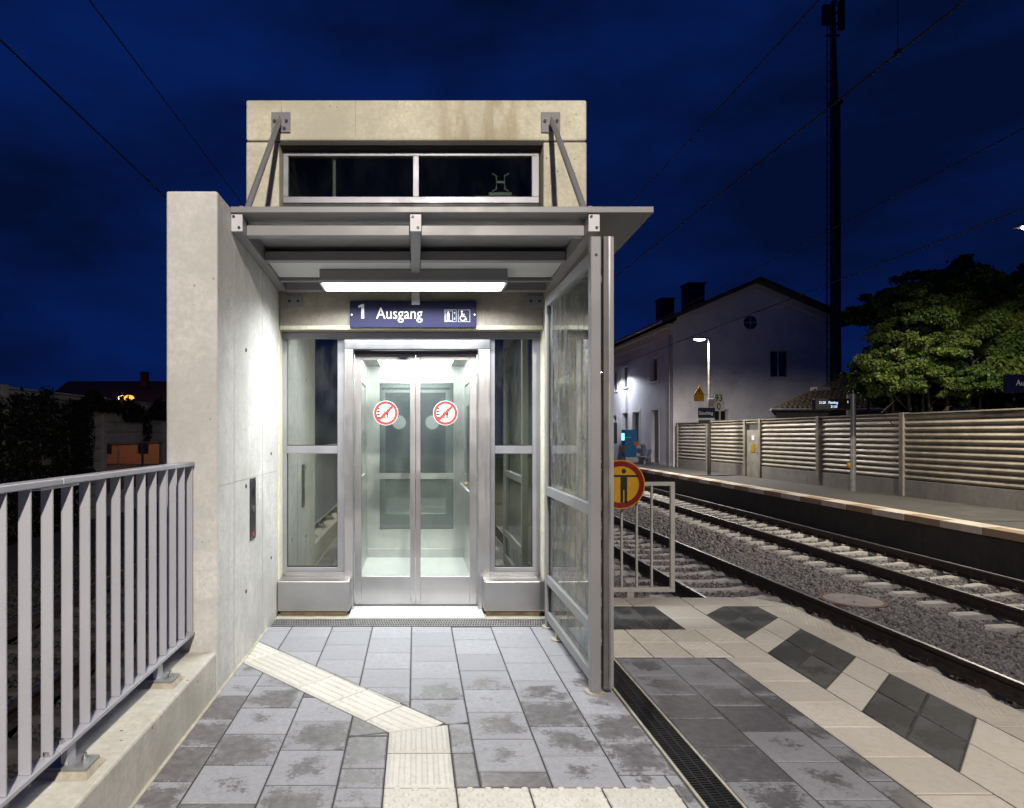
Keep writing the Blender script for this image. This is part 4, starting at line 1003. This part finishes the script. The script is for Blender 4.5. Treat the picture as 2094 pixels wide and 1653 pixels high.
rf = rf.build('roof', 'roof', hs)
m_ = MB()
for s_ in (-1, 1):      # rake band and eaves cornice
    m_.prism([(ax, az-.24), (ax, az-.62), (ax+s_*4.16, az-.62-k_*4.16), (ax+s_*4.16, az-.24-k_*4.16)], 'Y', HY0-.12, HY0-.003)
m_.build('rake_trim', 'trim', hs)
m_ = MB().box(HX0-.14, HX0-.003, HY0, HY1, 6.72, 7.1).box(HX0-.34, HX0-.003, HY0, HY1, 7.102, 7.28); m_.build('cornice', 'trim', hs)
MB().tube([(ax-5.12, HY0-.5, az-k_*5.12-.1), (ax-5.12, HY1, az-k_*5.12-.1)], .07, 8).build('gutter', 'galv', rf)
for (x0, x1, y0, yb, Y) in ((1407, 1441, 581, 640, 39.4), (1352, 1379, 612, 665, 43.8)):
    p, q = at(x0, yb, Y), at(x1, y0, Y); ch_ = MB().box(p.x, q.x, Y, Y+1.0, 7.6, q.z).build('chimney', 'brick', rf); MB().box(p.x-.06, q.x+.06, Y-.06, Y+1.06, q.z+.001, q.z+.09).build('chimney_cap', 'plinth', ch_) if False else MB().box(p.x-.06, q.x+.06, Y-.06, Y+1.06, q.z+.001, q.z+.09).build('chimney_cap', 'brick', rf)
MB().box(HX0-.03, HX0-.002, HY0, HY1, ZF, ZF+.12).build('skirting', 'trim', hs)
MB().box(HX0-.06, HX0+.6, HY0-.03, HY0-.002, ZF, 6.9).build('corner_strip', 'plaster', hs)

MB().tube([(HX0-.1, HY0+.35, 7.0), (HX0-.1, HY0+.35, ZF)], .05, 8).build('downpipe', 'galv', hs, smooth=True)
# outbuilding with mossy roof
ob = thing('outbuilding', 'low outbuilding with mossy tiled roof behind the noise barrier', 'outbuilding', (18, 30, -1.2))
e0 = at(1576, 836, 27.5); OX0, OX1, OY0, OY1 = e0.x, 24.5, 27.5, 33.5
OXB = OX0*OY1/OY0+.2; ez = e0.z; rp_ = at(1768, 752, 30.5); rx, rz_ = rp_.x, rp_.z; ym_ = 30.5
MB().prism([(OX0+.4, OY0+.35), (OX1, OY0+.35), (OX1, OY1-.3), (OXB+.3, OY1-.3)], 'Z', -1.2, ez-.05).build('wall', 'plinth', ob)
MB().add([(OX0, OY0, ez), (OX1, OY0, ez), (OX1, OY1, ez), (OXB, OY1, ez), (rx, ym_, rz_), (OX1, ym_, rz_),
          (OX0, OY0, ez-.1), (OX1, OY0, ez-.1), (OX1, OY1, ez-.1), (OXB, OY1, ez-.1)],
         [(0, 1, 5, 4), (3, 0, 4), (2, 3, 4, 5), (1, 2, 5), (0, 6, 7, 1), (3, 9, 6, 0), (2, 8, 9, 3), (1, 7, 8, 2), (6, 9, 8, 7)]).build('roof', 'mossroof', ob)
cr = MB()                                            # pantiles standing proud of the near slope
for i in range(16):
    t = i/16; dt = 1/16; yy = OY0+(ym_-OY0)*t; zz = ez+(rz_-ez)*t; dy = (ym_-OY0)*dt*1.1; dz_ = (rz_-ez)*dt*1.1; x_ = OX0+(rx-OX0)*(t+dt)
    while x_ < OX1-.3:
        j_ = random.uniform(0, .02)
        cr.add([(x_+.01, yy, zz+.015), (x_+.21, yy, zz+.015), (x_+.21, yy+dy, zz+dz_+.015), (x_+.01, yy+dy, zz+dz_+.015), (x_+.11, yy, zz+.06+j_), (x_+.11, yy+dy, zz+dz_+.05)], [(0, 4, 5, 3), (4, 1, 2, 5), (0, 1, 4)])
        x_ += .21
kind(cr.build('roof_tiles', 'mossroof', ob), 'stuff')
MB().tube([(OX0-.05, OY0-.08, ez-.05), (OX1, OY0-.08, ez-.05)], .065, 8).build('gutter', 'galv', ob)
c = at(1682, 795, 28.8); MB().box(c.x-.3, c.x+.3, 28.7, 29.2, c.z-.1, c.z+.08).build('skylight', 'galv', ob)

# radio mast
ma = thing('radio_mast', 'tall dark radio mast with ladder and antenna panels', 'mast', (20.8, 33.0, -1.2))
mY = 33.0; mb_ = at(1709, 770, mY); X0m = mb_.x
MB().tube([(X0m, mY, -1.2), (X0m, mY, at(0, 205, mY).z), (X0m-.05, mY, at(0, 200, mY).z), (X0m-.1, mY, at(0, 70, mY).z), (X0m-.12, mY, at(0, 10, mY).z)], [.26, .2, .15, .1, .085], 14).build('pole', 'mast', ma, smooth=True)
MB().cyl((X0m-.02, mY, at(0, 213, mY).z), .34, .1, 'Z').build('flange', 'mast', ma)
ld = MB(); zt = at(0, 55, mY).z
for o_ in (-.62, -.44): ld.box(X0m+o_-.02, X0m+o_+.02, mY-.3, mY-.26, 1, zt)
z = 1.2
while z < zt: ld.box(X0m-.6, X0m-.46, mY-.295, mY-.265, z, z+.03); z += .45
z = 2
while z < zt: ld.box(X0m-.46, X0m-.1, mY-.29, mY-.2, z, z+.05); z += 1.8
ld.build('ladder', 'mast', ma)
for (xa, xb, ya, yb) in ((1678, 1697, 15, 55), (1711, 1722, 5, 66), (1697, 1705, 6, 20)):
    p, q = at(xa, yb, mY), at(xb, ya, mY); MB().box(p.x, q.x, mY-.25, mY-.05, p.z, q.z).build('antenna_panel', 'mast', ma, .03)
for yy in (25, 48, 72): p, q = at(1688, yy+2, mY), at(1716, yy, mY); MB().box(p.x, q.x, mY-.06, mY+.06, p.z, q.z).build('antenna_arm', 'mast', ma)

# ------------------------------------------------------------------ trees
def leaf_cloud(centers, radii, n, size, squash=1.0):
    """leaf-shaped quads in clumps near the surface of overlapping ellipsoids"""
    C_ = np.array(centers); Rr = np.array(radii); idx = rng.choice(len(C_), n, p=(Rr.prod(1)**.66)/(Rr.prod(1)**.66).sum())
    d = rng.normal(size=(n, 3)); d /= np.linalg.norm(d, axis=1, keepdims=True); rad = 1-np.abs(rng.normal(0, .3, n)); rad = np.clip(rad, .1, 1.08); rad *= np.where(rng.random(n) < .12, rng.uniform(1., 1.6, n), 1)
    P = C_[idx]+d*Rr[idx]*rad[:, None]
    return P, d
def leaves_mesh(name, P, size, mat, parent, droop=.5):
    n = len(P); u = rng.normal(size=(n, 3)); u[:, 2] -= droop; u /= np.linalg.norm(u, axis=1, keepdims=True)
    w = rng.normal(size=(n, 3)); w -= (w*u).sum(1)[:, None]*u; w /= np.linalg.norm(w, axis=1, keepdims=True)
    s = size*rng.uniform(.6, 1.3, (n, 1)); nrm = np.cross(u, w)
    V = np.stack([P-u*s*.5, P-w*s*.27+nrm*s*.05, P+u*s*.55, P+w*s*.27+nrm*s*.05], 1).reshape(-1, 3)
    Fq = np.arange(4*n).reshape(n, 4); w0 = wl(parent); return np_mesh(name, V-np.array(w0), Fq, mat, parent, w0)
def tree(name, label, base, blobs, n, size, mat, stems, group, berries=0, droop=.6):
    t_ = thing(name, label, 'tree', base, group)
    cs, rs_ = [], []
    for (x, y, z, rx_, ry_, rz2) in blobs:
        for k in range(34):
            d = rng.normal(size=3); d /= np.linalg.norm(d); q = rng.uniform(.3, 1.0); f = rng.uniform(.12, .27)
            cs.append((x+d[0]*rx_*q, y+d[1]*ry_*q, z+d[2]*rz2*q)); rs_.append((rx_*f*1.2, ry_*f*1.1, rz2*f*.7))
    P, d = leaf_cloud(cs, rs_, n, size); leaves_mesh('crown', P, size, mat, t_, droop)
    if berries:
        P, d = leaf_cloud(cs, rs_, berries, size); leaves_mesh('berry_clusters', P, size*.7, 'berry', t_, 1.)
    for (x0, x1, y1, z1, r0) in stems:
        b0 = Vector(base)+Vector((x0, 0, 0)); e_ = Vector((base[0]+x1, base[1]+y1, z1)); m_ = b0.lerp(e_, .5)+Vector((random.uniform(-.15, .15), random.uniform(-.1, .1), .1))
        tr_ = MB().tube([b0, b0.lerp(m_, .5), m_, m_.lerp(e_, .6), e_], [r0, r0*.85, r0*.7, r0*.5, r0*.25], 8).build('trunk', 'bark', t_, smooth=True)
        for q in range(1):
            s_ = m_.lerp(e_, random.random()); MB().tube([s_, s_+Vector((random.uniform(-.8, .8), random.uniform(-.6, .3), random.uniform(.3, 1.))), s_+Vector((random.uniform(-1.2, 1.2), random.uniform(-.8, .4), random.uniform(.8, 1.8)))], [r0*.4, r0*.25, r0*.1], 6).build('limb', 'bark', t_)
def blob(px, py, rpx, rpy, Y, ry=1.4):
    c = at(px, py, Y); return (c.x, Y, c.z, rpx/F*Y, ry, rpy/F*Y)
TG = 'trees behind the noise barrier'
tree('elder_tree', 'leafy many stemmed elder overhanging the ribbed noise barrier', (at(1925, 835, 18.6).x, 18.6, -1.2),
     [blob(1900, 690, 80, 85, 18.4), blob(1985, 640, 80, 95, 18.6), blob(1825, 735, 58, 62, 18.2, 1.), blob(2050, 700, 65, 85, 18.3), blob(1945, 600, 80, 60, 19.0), blob(1930, 735, 75, 45, 18.0, .9), blob(1810, 775, 36, 38, 18., .7), blob(1880, 775, 45, 32, 17.9, .7), blob(1975, 785, 55, 30, 18.0, .7), blob(2030, 770, 70, 40, 18.0, .9), blob(1850, 640, 60, 60, 18.6)],
     85000, .098, 'leaf', [(-.6, -1.0, 0, 3.2, .07), (-.35, -.5, .1, 3.6, .06), (-.1, .2, -.1, 3.7, .07), (.25, 1.0, .1, 3.6, .06), (.5, 1.4, .2, 3.5, .05), (-.8, -1.4, .1, 3.0, .05), (.1, -.2, .3, 4., .05)], TG, 1800)
tree('elder_tree', 'brightly lit leafy tree at the right picture edge below the lamp', (at(2120, 835, 18.2).x, 18.2, -1.2),
     [blob(2110, 640, 70, 110, 18.0), blob(2090, 730, 60, 60, 17.9, 1.), blob(2150, 570, 60, 60, 18.6)],
     40000, .098, 'leaf', [(-.3, -.8, 0, 3.3, .07), (.2, .3, .1, 3.8, .07), (.0, -.2, .2, 3.5, .05)], TG, 900)
tree('dark_tree', 'dark tree rising highest behind the lit elders', (at(1990, 835, 24).x, 24, -1.2),
     [blob(1985, 580, 75, 60, 24), blob(1900, 600, 75, 50, 24), blob(2080, 590, 70, 70, 24.5), blob(1830, 610, 55, 48, 23.5, 1.2), blob(2020, 680, 120, 110, 24.5), blob(1880, 700, 90, 100, 24.2)],
     42000, .15, 'leaf2', [(-.8, -1.2, 0, 4.5, .12), (.5, .8, .1, 5, .12)], TG)
tree('dark_tree', 'shadowy bush between the outbuilding roof and the lit elders', (at(1800, 835, 20.5).x, 20.5, -1.2),
     [blob(1800, 660, 50, 75, 20.5), blob(1815, 760, 55, 60, 20.4), blob(1770, 790, 38, 50, 20.8, 1.)],
     22000, .13, 'leaf2', [(-.2, -.4, 0, 3, .07), (.2, .3, .1, 3.3, .07)], TG)
tree('dark_tree', 'dark undergrowth below the elder crowns behind the barrier', (at(1960, 835, 21.5).x, 21.5, -1.2),
     [blob(1960, 800, 110, 60, 21.5), blob(2070, 800, 90, 60, 21.5), blob(1860, 810, 70, 50, 21.8)],
     24000, .14, 'leaf2', [(0, .2, 0, 2.5, .06)], TG)

# ------------------------------------------------------------------ ticket machine, bin and bench by the house
p = at(1273, 945, 40.0); tx = 13.05; ty = 39.6
tm = thing('ticket_machine', 'blue ticket machine with a glowing screen at the house wall', 'ticket machine', (tx, ty, ZF))
tz = ZF
MB().box(tx-.42, tx+.30, ty-.35, ty+.35, tz+.35, tz+2.0).build('cabinet', 'machine', tm, .03)
MB().box(tx-.36, tx+.2, ty-.3, ty+.3, tz, tz+.35).build('stand', 'pale_paint', tm)
MB().box(tx-.435, tx-.421, ty-.26, ty+.26, tz+1.35, tz+1.78).build('screen', 'screen', tm)
MB().box(tx-.44, tx-.421, ty-.22, ty+.2, tz+.62, tz+1.05).build('coin_tray', 'yellow', tm)
MB().box(tx+.3, tx+.38, ty-.37, ty-.22, tz+1.0, tz+1.25).box(tx+.1, tx+.32, ty-.40, ty-.351, tz+1.02, tz+1.28).build('side_handle', 'orange', tm)
MB().box(tx-.4, tx-.05, ty-.358, ty-.351, tz+1.52, tz+1.54).build('stripe', 'white', tm)
tb = thing('service_cabinet', 'pale grey cabinet standing left of the blue ticket machine', 'cabinet', (12.75, 42.9, ZF))
MB().box(12.6, 13.2, 42.5, 43.1, ZF, ZF+1.1).build('body', 'pale_paint', tb, .03); MB().box(12.62, 13.18, 42.52, 43.08, ZF+1.1, ZF+2.5).build('display_head', 'panel', tb, .03)
bn = thing('bench', 'grey metal seat bench on the far platform before the house', 'bench', (13.1, 37.4, ZF))
for i in range(2):
    yy = 37.0+i*.75
    MB().loft([[(12.85, yy, ZF+.43), (13.35, yy, ZF+.40), (13.35, yy+.55, ZF+.40), (12.85, yy+.55, ZF+.43)], [(12.85, yy, ZF+.47), (13.35, yy, ZF+.44), (13.35, yy+.55, ZF+.44), (12.85, yy+.55, ZF+.47)]]).build('seat', 'galv', bn, .01)
    MB().loft([[(13.33, yy, ZF+.44), (13.37, yy, ZF+.44), (13.37, yy+.55, ZF+.44), (13.33, yy+.55, ZF+.44)], [(13.43, yy, ZF+.85), (13.47, yy, ZF+.85), (13.47, yy+.55, ZF+.85), (13.43, yy+.55, ZF+.85)]]).build('backrest', 'galv', bn, .01)
    MB().box(13.05, 13.15, yy+.2, yy+.35, ZF, ZF+.41).build('leg', 'galv', bn)
MB().box(13.04, 13.16, 36.95, 38.35, ZF+.34, ZF+.398).build('beam', 'galv', bn)

# ------------------------------------------------------------------ left background
lb = thing('noise_barrier', 'old dark noise barrier with ivy on the left beyond the railing', 'noise barrier', (-10, 20, -1.2))
LX = -10.; LT = 2.56
lposts = [5.7, 10.7, 15.7, 20.7, 25.7, 30.7, 35.7]
for yy in lposts: MB().box(LX-.1, LX+.12, yy-.1, yy+.1, -1.2, LT+.08).build('post', 'ldark', lb)
for a, b in zip(lposts[:-1], lposts[1:]):
    y0, y1 = a+.105, b-.105; glz = a > 20
    z = -1.2 if not glz else 1.12
    while z < LT-.05:
        h_ = min(.36, LT-z); MB().prism([(LX-.08, z), (LX+.02, z+.01), (LX+.05, z+h_*.25), (LX+.05, z+h_*.75), (LX+.02, z+h_-.012), (LX-.08, z+h_-.004)], 'Y', y0, y1).build('slat', 'ldark', lb); z += .36
    if glz:
        MB().box(LX-.08, LX+.04, y0, y1, -1.2, -.5).build('plinth_panel', 'plinth', lb)
        ym = (y0+y1)/2+.6
        MB().box(LX-.03, LX+.03, ym-.04, ym+.04, -.5, 1.07).box(LX-.04, LX+.04, y0, y1, 1.07, 1.115).box(LX-.03, LX+.03, y0, ym-.05, -.5, -.46).build('glazing_frame', 'panel', lb)
        for q0, q1 in ((y0, ym-.042), (ym+.042, y1)): MB().box(LX-.006, LX+.006, q0, q1, -.458, 1.068).build('pane', m_glass('barrier_glass', (.85, .85, .85), .04, .06), lb)
MB().box(LX-.09, LX+.07, 5.8, 35.6, LT+.002, LT+.05).build('top_cap', 'ldark', lb)
iv = thing('ivy', 'dark mass of ivy covering the left part of the old barrier', 'ivy', (LX+.2, 16, -1.2))
def ivy_pts(n, ya, yb, za, zb):
    P = np.stack([rng.uniform(LX+.06, LX+.34, n), rng.uniform(ya, yb, n), rng.uniform(za, zb, n)], 1)
    k = (np.sin(P[:, 1]*2.3)+np.sin(P[:, 1]*5.1+1)+rng.normal(0, .5, n))*.12; P[:, 2] += k*(P[:, 2] > (za+zb)/2); return P
P = np.concatenate([ivy_pts(15000, 9, 19.0, -1.2, 2.45), ivy_pts(1500, 18.8, 19.6, .2, 2.5), ivy_pts(2000, 19.3, 21.6, 2.2, 2.5), ivy_pts(900, 22.0, 23.3, 1.9, 2.4), ivy_pts(1500, 24., 27, 2.0, 2.6), ivy_pts(250, 23.7, 23.85, 1.2, 2.2)])
leaves_mesh('foliage', P, .13, 'ivy', iv, .3)
MB().tube([(LX+.09, 15, -1.2), (LX+.09, 15.3, .3), (LX+.09, 14.8, 2.2)], [.05, .04, .02], 6).build('stem', 'bark', iv)
MB().tube([(LX+.09, 19.8, .2), (LX+.09, 20.1, 1.2), (LX+.09, 19.9, 2.4)], [.012, .012, .01], 6).build('stem', 'bark', iv)
ch = thing('street_house', 'long dark house with hipped roof beyond the left barrier', 'house', (-27, 60, -1.2))
hx0, hx1, hy = -34.6, -12., 58.
wz = 2.6; hol = [(-31.5+3.3*i, -30.4+3.3*i, -.4, .75) for i in range(6)]
wall_open('Y', hy, .3, hx0, hx1, -1.25, wz, hol).build('wall', 'facade', ch)
MB().box(hx0, hx1, hy+.3, hy+9, -1.25, wz).build('rear_wall', 'facade', ch)
for h in hol:
    f_ = MB().box(h[0], h[1], hy+.12, hy+.18, h[2], h[2]+.07).box(h[0], h[1], hy+.12, hy+.18, h[3]-.07, h[3]).box(h[0], h[0]+.07, hy+.12, hy+.18, h[2]+.07, h[3]-.07).box(h[1]-.07, h[1], hy+.12, hy+.18, h[2]+.07, h[3]-.07).build('window', 'wood', ch)
    MB().box(h[0]+.07, h[1]-.07, hy+.14, hy+.16, h[2]+.07, h[3]-.07).build('pane', 'pane', f_)
rr = at(80, 779, 62).z
rfh = MB().add([(hx0-.6, hy-.6, wz), (hx1, hy-.6, wz), (hx1, hy+9.6, wz), (hx0-.6, hy+9.6, wz), (hx0+1.2, hy+4.5, rr), (hx1, hy+4.5, rr), (hx0-.6, hy-.6, wz-.15), (hx1, hy-.6, wz-.15), (hx1, hy+9.6, wz-.15), (hx0-.6, hy+9.6, wz-.15)],
         [(0, 1, 5, 4), (3, 0, 4), (2, 3, 4, 5), (1, 2, 5), (0, 6, 7, 1), (3, 9, 6, 0), (2, 8, 9, 3), (1, 7, 8, 2), (6, 9, 8, 7)]).build('roof', 'roof', ch)
c = at(293, 770, 61); MB().box(c.x-.3, c.x+.3, 61, 61.6, c.z-1, c.z+.45).build('chimney', 'brick', rfh)
MB().box(hx0, hx1, hy-.03, hy-.002, -.4+.95+.35, -.4+.95+.5).build('band_course', 'trim', ch)
sl_ = thing('street_lamp', 'glowing orange street lamp above the old barrier', 'street lamp', (at(265, 813, 52).x, 52, -1.2))
c = at(265, 813, 52)
MB().tube([(c.x-.9, 52, -1.2), (c.x-.9, 52, c.z+.05), (c.x-.6, 52, c.z+.16), (c.x-.2, 52, c.z+.17)], [.07, .06, .045, .04], 10).build('pole', 'galv', sl_, smooth=True)
MB().sphere((c.x, 52, c.z+.1), .3, 10, (1, .6, .4)).build('lamp_head', 'galv', sl_, smooth=True)
MB().sphere((c.x, 51.9, c.z-.06), .34, 10, (1.2, .7, .7)).build('lamp_bowl', m_emit('sodium_glow', (1, .34, .045), 2.6), sl_, smooth=True)
d = bpy.data.lights.new('sodium_light', 'POINT'); d.energy = 1000; d.color = (1, .4, .1); d.shadow_soft_size = .2
o = bpy.data.objects.new('sodium_light', d); C.objects.link(o); o.parent = sl_; o.location = Vector((c.x, 51.6, c.z-.3))-wl(sl_)
